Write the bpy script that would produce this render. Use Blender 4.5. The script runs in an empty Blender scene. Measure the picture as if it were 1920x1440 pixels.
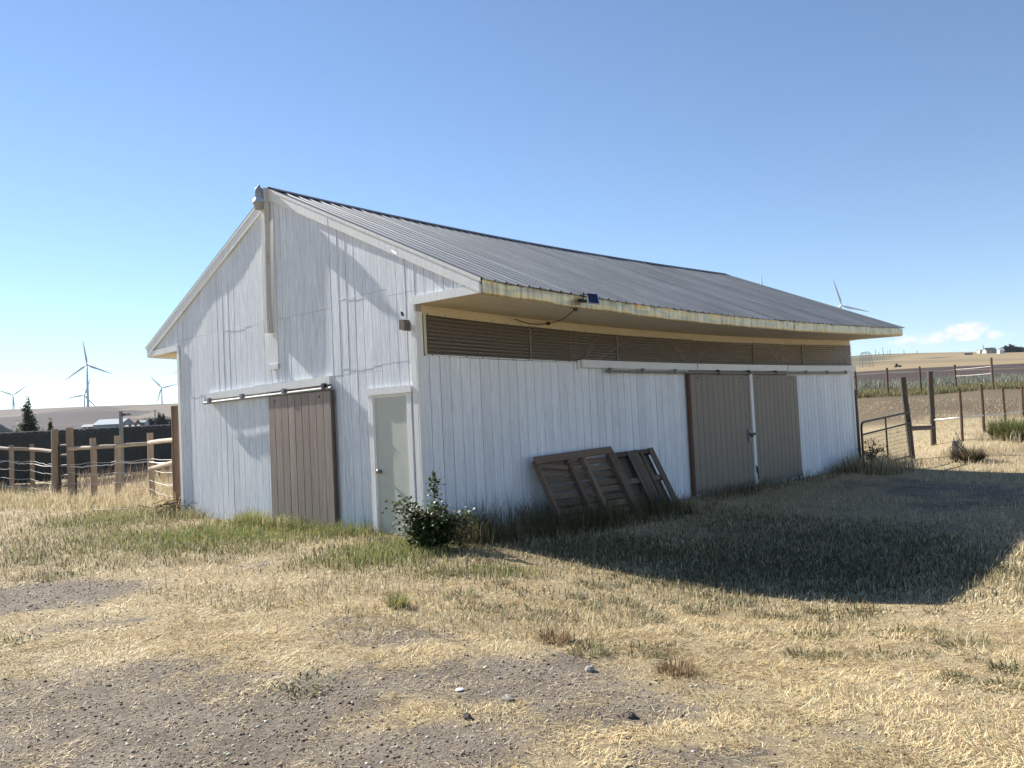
import bpy, math, random
import numpy as np
from mathutils import Vector, Matrix

random.seed(7)
RNG = np.random.default_rng(11)
sc = bpy.context.scene
COL = sc.collection

# ------------------------------------------------------------------ camera
CAM = np.array([9.3882, -8.0117, 1.5904])
YAW, PITCH, ROLL, FPX = 0.7578, 0.0421, -0.0477, 1627.17
_cy, _sy, _cp, _sp = math.cos(YAW), math.sin(YAW), math.cos(PITCH), math.sin(PITCH)
FWD = np.array([-_sy * _cp, _cy * _cp, _sp])
_r0 = np.array([_cy, _sy, 0.0])
_u0 = np.cross(_r0, FWD)
RIGHT = _r0 * math.cos(ROLL) + _u0 * math.sin(ROLL)
UP = -_r0 * math.sin(ROLL) + _u0 * math.cos(ROLL)
cd = bpy.data.cameras.new('camera')
cam = bpy.data.objects.new('camera', cd)
COL.objects.link(cam)
cd.sensor_fit = 'HORIZONTAL'
cd.sensor_width = 36.0
cd.lens = 36.0 * FPX / 1920.0
cd.clip_start = 0.05
cd.clip_end = 30000
cam.matrix_world = Matrix(((RIGHT[0], UP[0], -FWD[0], CAM[0]), (RIGHT[1], UP[1], -FWD[1], CAM[1]),
                           (RIGHT[2], UP[2], -FWD[2], CAM[2]), (0, 0, 0, 1)))
sc.camera = cam

# ------------------------------------------------------------------ world and sun
SUN_C, SUN_A = 1.435, math.radians(4.6)          # horizontal run per metre of height; angle in front of the gable
to_sun = Vector((-SUN_C * math.cos(SUN_A), -SUN_C * math.sin(SUN_A), 1.0)).normalized()
SUN_EL = math.asin(to_sun.z)
w = bpy.data.worlds.new('World')
sc.world = w
w.use_nodes = True
nt = w.node_tree
nt.nodes.clear()


def N(t, typ, **kw):
    n = t.nodes.new(typ)
    for k, v in kw.items():
        if k in n.inputs.keys() if isinstance(k, str) else False:
            n.inputs[k].default_value = v
        else:
            setattr(n, k, v)
    return n


sky = nt.nodes.new('ShaderNodeTexSky')
sky.sky_type = 'NISHITA'
sky.sun_disc = False
sky.sun_elevation = SUN_EL
sky.sun_rotation = math.atan2(to_sun.x, to_sun.y)
sky.altitude = 400
sky.air_density = 0.9
sky.dust_density = 0.0
sky.ozone_density = 3.2
# thin fair-weather clouds low over the horizon
tc = nt.nodes.new('ShaderNodeTexCoord')
sep = nt.nodes.new('ShaderNodeSeparateXYZ')
nt.links.new(tc.outputs['Generated'], sep.inputs[0])


def M2(t, op, a, b=None, c=None, clamp=False):
    n = t.nodes.new('ShaderNodeMath')
    n.operation = op
    n.use_clamp = clamp
    for i, v in enumerate((a, b, c)):
        if v is None:
            continue
        if isinstance(v, (int, float)):
            n.inputs[i].default_value = v
        else:
            t.links.new(v, n.inputs[i])
    return n.outputs[0]


def pix_dir(px, py):
    v = FWD + RIGHT * (px - 960) / FPX - UP * (py - 720) / FPX
    return v / np.linalg.norm(v)


def sky_blob(px, py, rx, ry):
    """soft ellipse of cloudiness round a direction (radii in radians)"""
    d = pix_dir(px, py)
    az = math.atan2(d[0], d[1])
    el = math.asin(d[2])
    a = M2(nt, 'ARCTAN2', sep.outputs[0], sep.outputs[1])
    e = M2(nt, 'ARCSINE', sep.outputs[2])
    da = M2(nt, 'MULTIPLY', M2(nt, 'SUBTRACT', a, az), 1.0 / rx)
    de = M2(nt, 'MULTIPLY', M2(nt, 'SUBTRACT', e, el), 1.0 / ry)
    q = M2(nt, 'ADD', M2(nt, 'MULTIPLY', da, da), M2(nt, 'MULTIPLY', de, de))
    return M2(nt, 'SUBTRACT', 1.0, q, clamp=True)


cov = None
for px, py, rx, ry, k in ((1812, 622, .028, .014, 1.5), (1755, 634, .040, .012, 1.0), (1700, 638, .030, .012, 1.0), (1862, 629, .018, .010, 0.95), (1895, 632, .02, .006, .6),
                          (195, 722, .030, .008, .60), (265, 740, .060, .014, .55), (180, 748, .05, .012, .5),
                          (60, 742, .04, .009, .45), (300, 715, .035, .010, .5), (1630, 652, .04, .008, .45)):
    b = M2(nt, 'MULTIPLY', sky_blob(px, py, rx, ry), k)
    cov = b if cov is None else M2(nt, 'MAXIMUM', cov, b)
mp = nt.nodes.new('ShaderNodeMapping')
mp.inputs['Scale'].default_value = (1, 1, 1.7)
nt.links.new(tc.outputs['Generated'], mp.inputs[0])
cn = nt.nodes.new('ShaderNodeTexNoise')
cn.inputs['Scale'].default_value = 75
cn.inputs['Detail'].default_value = 8
cn.inputs['Roughness'].default_value = .62
cn.inputs['Distortion'].default_value = .6
nt.links.new(mp.outputs[0], cn.inputs['Vector'])
den = M2(nt, 'MULTIPLY', M2(nt, 'SUBTRACT', M2(nt, 'ADD', cov, M2(nt, 'MULTIPLY', M2(nt, 'SUBTRACT', cn.outputs['Fac'], .5), 2.2)), .55), 1.8, clamp=True)
den = M2(nt, 'MULTIPLY', den, M2(nt, 'MULTIPLY', cov, 1.6, clamp=True))
cn2 = nt.nodes.new('ShaderNodeTexNoise')
cn2.inputs['Scale'].default_value = 120
cn2.inputs['Detail'].default_value = 6
nt.links.new(mp.outputs[0], cn2.inputs['Vector'])


def ramp_(t_, fac):
    r_ = t_.nodes.new('ShaderNodeValToRGB')
    r_.color_ramp.elements[0].position, r_.color_ramp.elements[0].color = .35, (5.2, 5.6, 6.3, 1)
    r_.color_ramp.elements[1].position, r_.color_ramp.elements[1].color = .62, (7.0, 7.1, 7.3, 1)
    t_.links.new(fac, r_.inputs[0])
    return r_.outputs[0]


mixc = nt.nodes.new('ShaderNodeMixRGB')
nt.links.new(den, mixc.inputs[0])
nt.links.new(sky.outputs[0], mixc.inputs[1])
ccol = ramp_(nt, cn2.outputs['Fac'])
nt.links.new(ccol, mixc.inputs[2])
bg = nt.nodes.new('ShaderNodeBackground')
nt.links.new(mixc.outputs[0], bg.inputs[0])
bg.inputs[1].default_value = 0.071
wo = nt.nodes.new('ShaderNodeOutputWorld')
nt.links.new(bg.outputs[0], wo.inputs[0])

sl = bpy.data.lights.new('sun', 'SUN')
sl.energy = 5.0
sl.angle = math.radians(0.55)
sl.color = (1.0, 0.95, 0.87)
so = bpy.data.objects.new('sun', sl)
COL.objects.link(so)
so.rotation_euler = to_sun.to_track_quat('Z', 'Y').to_euler()
so.location = (-30, -3, 22)

vs = sc.view_settings
vs.view_transform = 'Standard'
vs.look = 'None'
vs.exposure = 1.2
vs.gamma = 1.0
vs.use_curve_mapping = False
sc.cycles.max_bounces = 8
sc.cycles.diffuse_bounces = 4
sc.cycles.glossy_bounces = 3
sc.cycles.transmission_bounces = 4
sc.cycles.transparent_max_bounces = 12
sc.cycles.volume_bounces = 0
sc.cycles.use_denoising = True


# ------------------------------------------------------------------ helpers
def horizon(px):
    return 834.4 - 0.04766 * px


def dep(px, py, d):
    return CAM + d * (FWD + RIGHT * (px - 960) / FPX - UP * (py - 720) / FPX)


def gnd(px, py, z=0.0):
    v = FWD + RIGHT * (px - 960) / FPX - UP * (py - 720) / FPX
    return CAM + v * ((z - CAM[2]) / v[2])


class MB:
    def __init__(s):
        s.v = []
        s.f = []

    def add(s, vs_, fs_):
        o = len(s.v)
        s.v += [tuple(map(float, p)) for p in vs_]
        s.f += [tuple(i + o for i in q) for q in fs_]
        return s

    def box(s, x0, x1, y0, y1, z0, z1):
        return s.add([(x0, y0, z0), (x1, y0, z0), (x1, y1, z0), (x0, y1, z0), (x0, y0, z1), (x1, y0, z1), (x1, y1, z1), (x0, y1, z1)],
                     [(0, 3, 2, 1), (4, 5, 6, 7), (0, 1, 5, 4), (1, 2, 6, 5), (2, 3, 7, 6), (3, 0, 4, 7)])

    def bar(s, a, b, wid, thk, up=(0, 0, 1), jit=0.0):
        """rectangular bar from a to b"""
        a, b = Vector(a), Vector(b)
        d = (b - a).normalized()
        u = Vector(up)
        sx = d.cross(u)
        if sx.length < 1e-4:
            sx = d.cross(Vector((1, 0, 0)))
        sx.normalize()
        u = sx.cross(d).normalized()
        P = []
        for e in (a, b):
            for i, j in ((-1, -1), (1, -1), (1, 1), (-1, 1)):
                P.append(e + sx * (i * wid / 2 + random.uniform(-jit, jit)) + u * (j * thk / 2 + random.uniform(-jit, jit)))
        return s.add(P, [(3, 2, 1, 0), (4, 5, 6, 7), (0, 1, 5, 4), (1, 2, 6, 5), (2, 3, 7, 6), (3, 0, 4, 7)])

    def tube(s, pts, r, n=8, cap=True):
        pts = [Vector(p) for p in pts]
        rs = r if isinstance(r, (list, tuple)) else [r] * len(pts)
        V = []
        prev = None
        for i, p in enumerate(pts):
            d = (pts[min(i + 1, len(pts) - 1)] - pts[max(i - 1, 0)]).normalized()
            if prev is None:
                t = d.cross(Vector((0, 0, 1)))
                if t.length < 1e-3:
                    t = d.cross(Vector((1, 0, 0)))
            else:
                t = prev - d * prev.dot(d)
            t.normalize()
            prev = t
            b = d.cross(t)
            for k in range(n):
                a = 2 * math.pi * k / n
                V.append(p + (t * math.cos(a) + b * math.sin(a)) * rs[i])
        F = []
        for i in range(len(pts) - 1):
            for k in range(n):
                F.append((i * n + k, i * n + (k + 1) % n, (i + 1) * n + (k + 1) % n, (i + 1) * n + k))
        if cap:
            F.append(tuple(range(n - 1, -1, -1)))
            F.append(tuple((len(pts) - 1) * n + k for k in range(n)))
        return s.add(V, F)

    def lathe(s, prof, c=(0, 0, 0), n=20):
        """prof = [(r, z)] bottom to top"""
        V = []
        for r, z in prof:
            for k in range(n):
                a = 2 * math.pi * k / n
                V.append((c[0] + r * math.cos(a), c[1] + r * math.sin(a), c[2] + z))
        F = []
        for i in range(len(prof) - 1):
            for k in range(n):
                F.append((i * n + k, i * n + (k + 1) % n, (i + 1) * n + (k + 1) % n, (i + 1) * n + k))
        F.append(tuple(range(n - 1, -1, -1)))
        F.append(tuple((len(prof) - 1) * n + k for k in range(n)))
        return s.add(V, F)

    def prism(s, poly, axis, a0, a1):
        """poly in the two other axes, extruded along axis from a0 to a1"""
        n = len(poly)

        def P(u, v, a):
            return {0: (a, u, v), 1: (u, a, v), 2: (u, v, a)}[axis]
        V = [P(u, v, a0) for u, v in poly] + [P(u, v, a1) for u, v in poly]
        F = [tuple(range(n)), tuple(range(2 * n - 1, n - 1, -1))]
        for i in range(n):
            j = (i + 1) % n
            F.append((i, i + n, j + n, j))
        return s.add(V, F)

    def mesh(s, name, mat=None, smooth=False, fix=True):
        me = bpy.data.meshes.new(name)
        me.from_pydata(s.v, [], s.f)
        if fix:
            import bmesh
            bm = bmesh.new()
            bm.from_mesh(me)
            bmesh.ops.recalc_face_normals(bm, faces=bm.faces)
            bm.to_mesh(me)
            bm.free()
        if smooth:
            me.polygons.foreach_set('use_smooth', [True] * len(me.polygons))
        if mat:
            me.materials.append(mat)
        me.update()
        return me

    def build(s, name, mat, parent=None, smooth=False, origin=None, fix=True):
        if origin is not None:
            o = Vector(origin)
            s.v = [(a - o.x, b - o.y, c - o.z) for a, b, c in s.v]
        ob = bpy.data.objects.new(name, s.mesh(name, mat, smooth, fix))
        COL.objects.link(ob)
        if origin is not None:
            ob.location = origin
        if parent:
            put(ob, parent)
        return ob


def world_loc(o):
    p = Vector(o.location)
    while o.parent:
        o = o.parent
        p = p + Vector(o.location)
    return p


def put(ob, parent):
    """parent without moving (parents carry only a location)"""
    ob.location = Vector(ob.location) - world_loc(parent)
    ob.parent = parent


def inst(name, me, loc, parent=None, rot=None, scale=None):
    ob = bpy.data.objects.new(name, me)
    COL.objects.link(ob)
    ob.location = loc
    if rot:
        ob.rotation_euler = rot
    if scale:
        ob.scale = scale
    if parent:
        put(ob, parent)
    return ob


def empty(name, loc=(0, 0, 0)):
    o = bpy.data.objects.new(name, None)
    o.empty_display_size = .2
    COL.objects.link(o)
    o.location = loc
    return o


def tag(o, label=None, cat=None, group=None, kind=None):
    if label:
        o['label'] = label
    if cat:
        o['category'] = cat
    if group:
        o['group'] = group
    if kind:
        o['kind'] = kind
    return o


# value noise (numpy)
def vnoise(x, y, s=1.0, seed=0):
    x = np.asarray(x, float) / s + 1000.3 + seed * 17.13
    y = np.asarray(y, float) / s + 1000.7 + seed * 9.71
    xi, yi = np.floor(x), np.floor(y)
    fx, fy = x - xi, y - yi
    fx = fx * fx * (3 - 2 * fx)
    fy = fy * fy * (3 - 2 * fy)

    def h(a, b):
        q = np.sin(a * 127.1 + b * 311.7 + seed * 74.7) * 43758.5453
        return q - np.floor(q)
    return (h(xi, yi) * (1 - fx) + h(xi + 1, yi) * fx) * (1 - fy) + (h(xi, yi + 1) * (1 - fx) + h(xi + 1, yi + 1) * fx) * fy


def fbm(x, y, s=1.0, seed=0, o=3):
    r, a, t = 0, 1, 0
    for i in range(o):
        r = r + a * vnoise(x, y, s / 2 ** i, seed + i)
        t += a
        a *= .5
    return r / t


def sstep(a, b, x):
    t = np.clip((np.asarray(x, float) - a) / (b - a), 0, 1)
    return t * t * (3 - 2 * t)


# ------------------------------------------------------------------ materials
def mat(name):
    m = bpy.data.materials.new(name)
    m.use_nodes = True
    t = m.node_tree
    return m, t, t.nodes['Principled BSDF']


def ramp(t, fac, stops):
    r = t.nodes.new('ShaderNodeValToRGB')
    el = r.color_ramp.elements
    while len(el) > 1:
        el.remove(el[-1])
    el[0].position, el[0].color = stops[0][0], (*stops[0][1], 1)
    for p, c in stops[1:]:
        e = el.new(p)
        e.color = (*c, 1)
    t.links.new(fac, r.inputs[0])
    return r.outputs[0]


def noise(t, scale, detail=4, rough=.55, vec=None, stretch=None, coord='Object', dist=0.0):
    if vec is None:
        c = t.nodes.new('ShaderNodeTexCoord')
        vec = c.outputs[coord]
    if stretch:
        mpn = t.nodes.new('ShaderNodeMapping')
        mpn.inputs['Scale'].default_value = stretch
        t.links.new(vec, mpn.inputs[0])
        vec = mpn.outputs[0]
    n = t.nodes.new('ShaderNodeTexNoise')
    n.inputs['Scale'].default_value = scale
    n.inputs['Detail'].default_value = detail
    n.inputs['Roughness'].default_value = rough
    n.inputs['Distortion'].default_value = dist
    t.links.new(vec, n.inputs['Vector'])
    return n.outputs['Fac']


def mix(t, fac, a, b, blend='MIX'):
    n = t.nodes.new('ShaderNodeMixRGB')
    n.blend_type = blend
    for i, v in enumerate((fac, a, b)):
        if isinstance(v, (int, float)):
            n.inputs[i].default_value = v
        elif isinstance(v, tuple):
            n.inputs[i].default_value = (*v, 1)
        else:
            t.links.new(v, n.inputs[i])
    return n.outputs[0]


def bump(t, p, h, strength=.4, dist=.01):
    b = t.nodes.new('ShaderNodeBump')
    b.inputs['Strength'].default_value = strength
    b.inputs['Distance'].default_value = dist
    t.links.new(h, b.inputs['Height'])
    t.links.new(b.outputs[0], p.inputs['Normal'])
    return b


def geo_pos(t):
    g = t.nodes.new('ShaderNodeNewGeometry')
    return g.outputs['Position']


def rand(t):
    o = t.nodes.new('ShaderNodeObjectInfo')
    return o.outputs['Random']


def siding_mat(name, base, dark, vary=.06, grain=.5, blot=.25, rough=.55, stain=None):
    m, t, p = mat(name)
    pos = geo_pos(t)
    g = noise(t, 9, 6, .65, pos, (6, 6, .35))
    b = noise(t, .9, 3, .5, pos, (1, 1, .6))
    f = noise(t, 40, 3, .6, pos, (1.5, 1.5, .25))
    st_ = noise(t, 34, 4, .7, pos, (1.6, 1.6, .045))
    gs = M2(t, 'ADD', M2(t, 'MULTIPLY', g, .55), M2(t, 'MULTIPLY', st_, .45))
    c = mix(t, ramp(t, gs, [(.40, (0, 0, 0)), (.60, (1, 1, 1))]), dark, base)
    c = mix(t, M2(t, 'MULTIPLY', ramp(t, b, [(.4, (0, 0, 0)), (.72, (1, 1, 1))]), blot), c, tuple(x * .72 for x in base))
    if stain:
        s2 = noise(t, 2.3, 5, .7, pos, (3, 3, .5))
        c = mix(t, M2(t, 'MULTIPLY', ramp(t, s2, [(.62, (0, 0, 0)), (.74, (1, 1, 1))]), .55), c, stain)
    r = rand(t)
    v = M2(t, 'ADD', 1 - vary, M2(t, 'MULTIPLY', r, 2 * vary))
    hs = t.nodes.new('ShaderNodeHueSaturation')
    t.links.new(v, hs.inputs['Value'])
    t.links.new(c, hs.inputs['Color'])
    t.links.new(hs.outputs[0], p.inputs['Base Color'])
    p.inputs['Roughness'].default_value = rough
    p.inputs['Specular IOR Level'].default_value = .35
    hgt = M2(t, 'ADD', M2(t, 'MULTIPLY', g, .5), M2(t, 'ADD', M2(t, 'MULTIPLY', f, .25), M2(t, 'MULTIPLY', b, 1.6)))
    bump(t, p, hgt, grain, .012)
    return m


WHITE = siding_mat('white_siding_paint', (.80, .83, .87), (.52, .555, .605), .04, .6, .3, .6, (.40, .42, .46))
WHITE_S = siding_mat('white_side_paint', (.88, .89, .905), (.66, .69, .735), .06, .45, .35, .6, (.42, .45, .51))
TRIM = siding_mat('white_trim_paint', (.80, .80, .79), (.66, .66, .65), .04, .3, .2, .5, (.45, .43, .40))
BROWN = siding_mat('brown_door_stain', (.335, .275, .235), (.235, .185, .155), .07, .8, .25, .6)
TAUPE = siding_mat('taupe_door_paint', (.245, .208, .165), (.21, .178, .142), .03, .2, .2, .5)
GAP, t, p = mat('dark_gap')
p.inputs['Base Color'].default_value = (.40, .41, .43, 1)
p.inputs['Roughness'].default_value = .9
DARKIN, t, p = mat('bare_interior_wood')
t.links.new(ramp(t, noise(t, 6, 4, .6, geo_pos(t), (1, 1, .2)), [(.3, (.10, .075, .055)), (.7, (.17, .13, .095))]), p.inputs['Base Color'])
p.inputs['Roughness'].default_value = .9


def simple(name, col, rough=.6, metal=0.0, var=.15, scale=8, bstr=.0, spec=.4, stretch=None):
    m, t, p = mat(name)
    n = noise(t, scale, 5, .6, geo_pos(t), stretch)
    c = ramp(t, n, [(.3, tuple(max(0, x * (1 - var)) for x in col)), (.7, tuple(min(1, x * (1 + var)) for x in col))])
    t.links.new(c, p.inputs['Base Color'])
    p.inputs['Roughness'].default_value = rough
    p.inputs['Metallic'].default_value = metal
    p.inputs['Specular IOR Level'].default_value = spec
    if bstr:
        bump(t, p, n, bstr, .01)
    return m


def wood(name, a, b, scale=7, stretch=(8, 8, .4), rough=.85, bs=.6, vary=.2):
    m, t, p = mat(name)
    c0 = t.nodes.new('ShaderNodeTexCoord')
    n = noise(t, scale, 6, .68, c0.outputs['Object'], stretch)
    n2 = noise(t, 1.7, 3, .5, geo_pos(t))
    c = ramp(t, n, [(.32, b), (.68, a)])
    c = mix(t, M2(t, 'MULTIPLY', n2, .35), c, tuple(x * .55 for x in a))
    hs = t.nodes.new('ShaderNodeHueSaturation')
    t.links.new(M2(t, 'ADD', 1 - vary, M2(t, 'MULTIPLY', rand(t), 2 * vary)), hs.inputs['Value'])
    t.links.new(c, hs.inputs['Color'])
    t.links.new(hs.outputs[0], p.inputs['Base Color'])
    p.inputs['Roughness'].default_value = rough
    p.inputs['Specular IOR Level'].default_value = .25
    bump(t, p, n, bs, .01)
    return m


POST = wood('fence_post_wood', (.40, .315, .24), (.25, .19, .14))
OLDPOST = wood('weathered_post_wood', (.16, .132, .106), (.075, .062, .05))
REDPOST = wood('treated_post_wood', (.21, .14, .097), (.11, .074, .054))
PALLET = wood('pallet_wood', (.25, .178, .122), (.125, .09, .066), 7, (2, 8, 2), vary=.28)
PALLET2 = wood('old_pallet_wood', (.185, .142, .108), (.085, .068, .054), 7, (2, 8, 1), vary=.3)
RAIL = wood('peeled_rail_wood', (.47, .39, .31), (.30, .24, .185), 7, (1, 1, 1))
SOFFIT = wood('soffit_plywood', (.70, .61, .46), (.60, .515, .38), 3, (1, .3, 1), .7, .15, .06)
STEEL = simple('galvanised_steel', (.24, .245, .25), .6, .5, .2, 20)
DKSTEEL = simple('dark_painted_steel', (.035, .032, .03), .5, .3, .3, 12)
BLACK = simple('black_plastic', (.015, .015, .016), .45, 0, .2)
WHITEMETAL = simple('white_turbine_paint', (.56, .58, .60), .45, 0, .05, .2)
DOORPAINT = simple('pale_green_door_paint', (.47, .485, .43), .5, 0, .04, 3, .05)
BROWNPLASTIC = simple('brown_plastic', (.13, .10, .075), .5, 0, .15)

# metal roofing
ROOF, t, p = mat('grey_metal_roofing')
pos = geo_pos(t)
n1 = noise(t, 1.1, 5, .6, pos, (.5, 2.2, .5))
n2 = noise(t, 14, 3, .6, pos, (.3, 1, .3))
c = ramp(t, M2(t, 'ADD', M2(t, 'MULTIPLY', n1, .7), M2(t, 'MULTIPLY', n2, .3)), [(.35, (.165, .178, .19)), (.65, (.245, .26, .275))])
hs = t.nodes.new('ShaderNodeHueSaturation')
t.links.new(M2(t, 'ADD', .90, M2(t, 'MULTIPLY', rand(t), .2)), hs.inputs['Value'])
t.links.new(c, hs.inputs['Color'])
t.links.new(hs.outputs[0], p.inputs['Base Color'])
p.inputs['Metallic'].default_value = .3
t.links.new(M2(t, 'ADD', .46, M2(t, 'MULTIPLY', n1, .2)), p.inputs['Roughness'])

# beige metal fascia with run marks
FASCIA, t, p = mat('beige_metal_fascia')
pos = geo_pos(t)
n1 = noise(t, 7, 5, .65, pos, (1, 2.2, .22))
n2 = noise(t, 2.2, 4, .6, pos)
c = ramp(t, n1, [(.36, (.42, .33, .18)), (.56, (.70, .58, .35)), (.8, (.78, .68, .46))])
c = mix(t, M2(t, 'MULTIPLY', ramp(t, n2, [(.5, (0, 0, 0)), (.75, (1, 1, 1))]), .45), c, (.36, .29, .16))
t.links.new(c, p.inputs['Base Color'])
p.inputs['Metallic'].default_value = .35
p.inputs['Roughness'].default_value = .25
bump(t, p, noise(t, 5, 3, .5, pos, (1, 1, .5)), .35, .03)

# smoky translucent corrugated fibreglass
FIBRE, t, p = mat('smoky_corrugated_fibreglass')
pos = geo_pos(t)
n1 = noise(t, 1.6, 4, .6, pos, (1, .7, 2.0))
n2 = noise(t, 8, 4, .6, pos, (1, .5, 3))
c = ramp(t, n1, [(.3, (.11, .098, .09)), (.5, (.20, .17, .142)), (.72, (.30, .255, .21))])
c = mix(t, M2(t, 'MULTIPLY', n2, .4), c, (.16, .13, .10))
rib_vc = t.nodes.new('ShaderNodeVertexColor')
rib_vc.layer_name = 'rib_light'
c = mix(t, ramp(t, rib_vc.outputs[0], [(.45, (0, 0, 0)), (.95, (.85, .85, .85))]), c, (.46, .39, .31))  # pale stripes painted for the light caught along the corrugations
t.links.new(c, p.inputs['Base Color'])
p.inputs['Roughness'].default_value = .25
p.inputs['Metallic'].default_value = .45
p.inputs['Specular IOR Level'].default_value = .7
tr = t.nodes.new('ShaderNodeBsdfTransparent')
tr.inputs[0].default_value = (.75, .66, .58, 1)
ms = t.nodes.new('ShaderNodeMixShader')
t.links.new(ramp(t, n1, [(.3, (.22, .22, .22)), (.7, (.46, .46, .46))]), ms.inputs[0])
t.links.new(p.outputs[0], ms.inputs[1])
t.links.new(tr.outputs[0], ms.inputs[2])
t.links.new(ms.outputs[0], t.nodes['Material Output'].inputs[0])


def blade_mat(name, trans=.35, rough=.6, spec=.25):
    m, t, p = mat(name)
    a = t.nodes.new('ShaderNodeVertexColor')
    a.layer_name = 'tint'
    t.links.new(a.outputs[0], p.inputs['Base Color'])
    p.inputs['Roughness'].default_value = rough
    p.inputs['Specular IOR Level'].default_value = spec
    tl = t.nodes.new('ShaderNodeBsdfTranslucent')
    t.links.new(a.outputs[0], tl.inputs[0])
    ms = t.nodes.new('ShaderNodeMixShader')
    ms.inputs[0].default_value = trans
    t.links.new(p.outputs[0], ms.inputs[1])
    t.links.new(tl.outputs[0], ms.inputs[2])
    t.links.new(ms.outputs[0], t.nodes['Material Output'].inputs[0])
    return m


BLADE = blade_mat('grass_blade')
STRAWM = blade_mat('straw_litter', .15, .6, .3)
LEAF = blade_mat('bramble_leaf', .22, .5, .28)
TREELEAF = blade_mat('tree_leaf', .45, .6, .2)
STONE = blade_mat('pebble', 0.0, .85, .2)

# ------------------------------------------------------------------ terrain
L, W = 15.20, 7.32
CP = []          # x, y, z


def cp(px, up_px, d):
    """ground point seen up_px above the level horizon at depth d"""
    p_ = dep(px, horizon(px) - up_px, d)
    CP.append((p_[0], p_[1], p_[2]))


for x, y, z in ((0, 0, 0), (-1.0, -.3, 0), (-3.6, -.3, 0), (-7.3, -.3, 0.02), (-3.6, 7, 0), (-7.3, 8, 0), (-3.6, 15, -.02), (-9.6, 1, .02), (0, 3.5, -.05),
                (2.65, .3, -.21), (3.62, .42, -.31), (4.65, .52, -.37), (5.2, .6, -.39), (6.77, .6, -.263), (6.66, 2.0, -.27), (6.5, 3.9, -.2),
                (1.2, 15.4, -.16), (3.8, 15.5, -.29), (0, 7, -.10), (0, 11, -.12), (0, 15, -.08), (3.5, 7, -.30), (4.2, 11, -.30), (1.2, .2, -.05), (1, -1.2, -.02),
                (4.5, -6.6, -.03), (9.4, -8, -.05), (6.5, -5, 0), (8.3, -3.8, -.05), (8.4, .8, -.14), (9, 5, 0), (3.4, -2, -.03), (0, -4.5, 0), (-4, -4, 0.02), (12, -3, -.05), (12, -12, -.05), (5, -12, 0),
                (-2, -8, 0), (-19.1, 1.6, -.12), (-16.2, 2.3, -.1), (-23, 1.8, .0), (-25.4, 1.9, .15), (-25.6, 8.6, .2), (-12, -6, 0), (-25, -6, 0), (-14, 0, 0.02),
                (-.2, 19.9, -.2), (-.8, 23.8, .05), (.2, 23.4, .2), (.1, 26.6, .36), (0, 30, .55), (-.3, 33.8, .7), (5, 20, -.2), (8, 12, .1), (6, 30, .5),
                (-11, 42.9, 1.95), (-9.7, 44.2, 1.97), (-8.6, 46.6, 2.0), (-7.7, 50.2, 2.1), (-4.9, 47.3, 2.05), (-10, 30, .7), (-10, 20, .1), (-16, 18, .3)):
    CP.append((x, y, z))
for px in (-300, 0, 165, 330, 500):
    for d, u in ((70, -10), (150, 8), (300, 16), (600, 28), (1000, 46), (1600, 63), (2300, 52), (4000, 34), (9000, 18)):
        cp(px, u, d)
cp(0, 64, 1600)
for px in (800, 1150):
    for d, u in ((60, -10), (150, 10), (400, 30), (900, 50), (1600, 70), (2600, 50), (9000, 18)):
        cp(px, u, d)
for px, k in ((1600, 1.0), (1760, 1.0), (1920, .96), (2200, .95)):
    for d, u in ((60, 19), (75, 30), (110, 42), (200, 54), (350, 66), (700, 77), (1250, 90), (1900, 78), (4000, 45), (9000, 18)):
        cp(px, u * k, d)
for a in range(8):
    az = math.radians(100 + a * 24) + YAW
    for r in (25, 120, 700, 3000, 9000):
        CP.append((CAM[0] - math.sin(az) * r, CAM[1] + math.cos(az) * r, (-.1, 0, 4, 30, 80)[(25, 120, 700, 3000, 9000).index(r)]))
CP = np.array(CP)


def warp(x, y):
    dx, dy = np.asarray(x, float) - CAM[0], np.asarray(y, float) - CAM[1]
    r = np.hypot(dx, dy) + 1e-6
    s = np.log1p(r / 4.0) / r
    return dx * s, dy * s, r


_qx, _qy, _qr = warp(CP[:, 0], CP[:, 1])
_n = len(CP)


def _tps(r2):
    return np.where(r2 > 1e-12, .5 * r2 * np.log(r2 + 1e-12), 0)


_K = _tps((_qx[:, None] - _qx) ** 2 + (_qy[:, None] - _qy) ** 2) + 2e-4 * np.eye(_n)
_P = np.c_[np.ones(_n), _qx, _qy]
_A = np.block([[_K, _P], [_P.T, np.zeros((3, 3))]])
_c = np.linalg.solve(_A, np.r_[CP[:, 2] / (4 + _qr), 0, 0, 0])


def H(x, y):
    x = np.atleast_1d(np.asarray(x, float))
    y = np.atleast_1d(np.asarray(y, float))
    out = np.empty(x.shape)
    for i in range(0, x.size, 20000):
        qx, qy, r = warp(x[i:i + 20000], y[i:i + 20000])
        v = _tps((qx[:, None] - _qx) ** 2 + (qy[:, None] - _qy) ** 2) @ _c[:_n] + _c[_n] + _c[_n + 1] * qx + _c[_n + 2] * qy
        rough = .012 * (fbm(x[i:i + 20000], y[i:i + 20000], .6, 3) - .5) + .03 * (fbm(x[i:i + 20000], y[i:i + 20000], 2.5, 5) - .5)
        far = (fbm(x[i:i + 20000], y[i:i + 20000], 260, 8) - .5) * np.clip((r - 150) / 1500, 0, 1) * 9
        out[i:i + 20000] = v * (4 + r) + rough + far
    return out


def h1(x, y):
    return float(H(x, y)[0])


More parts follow.
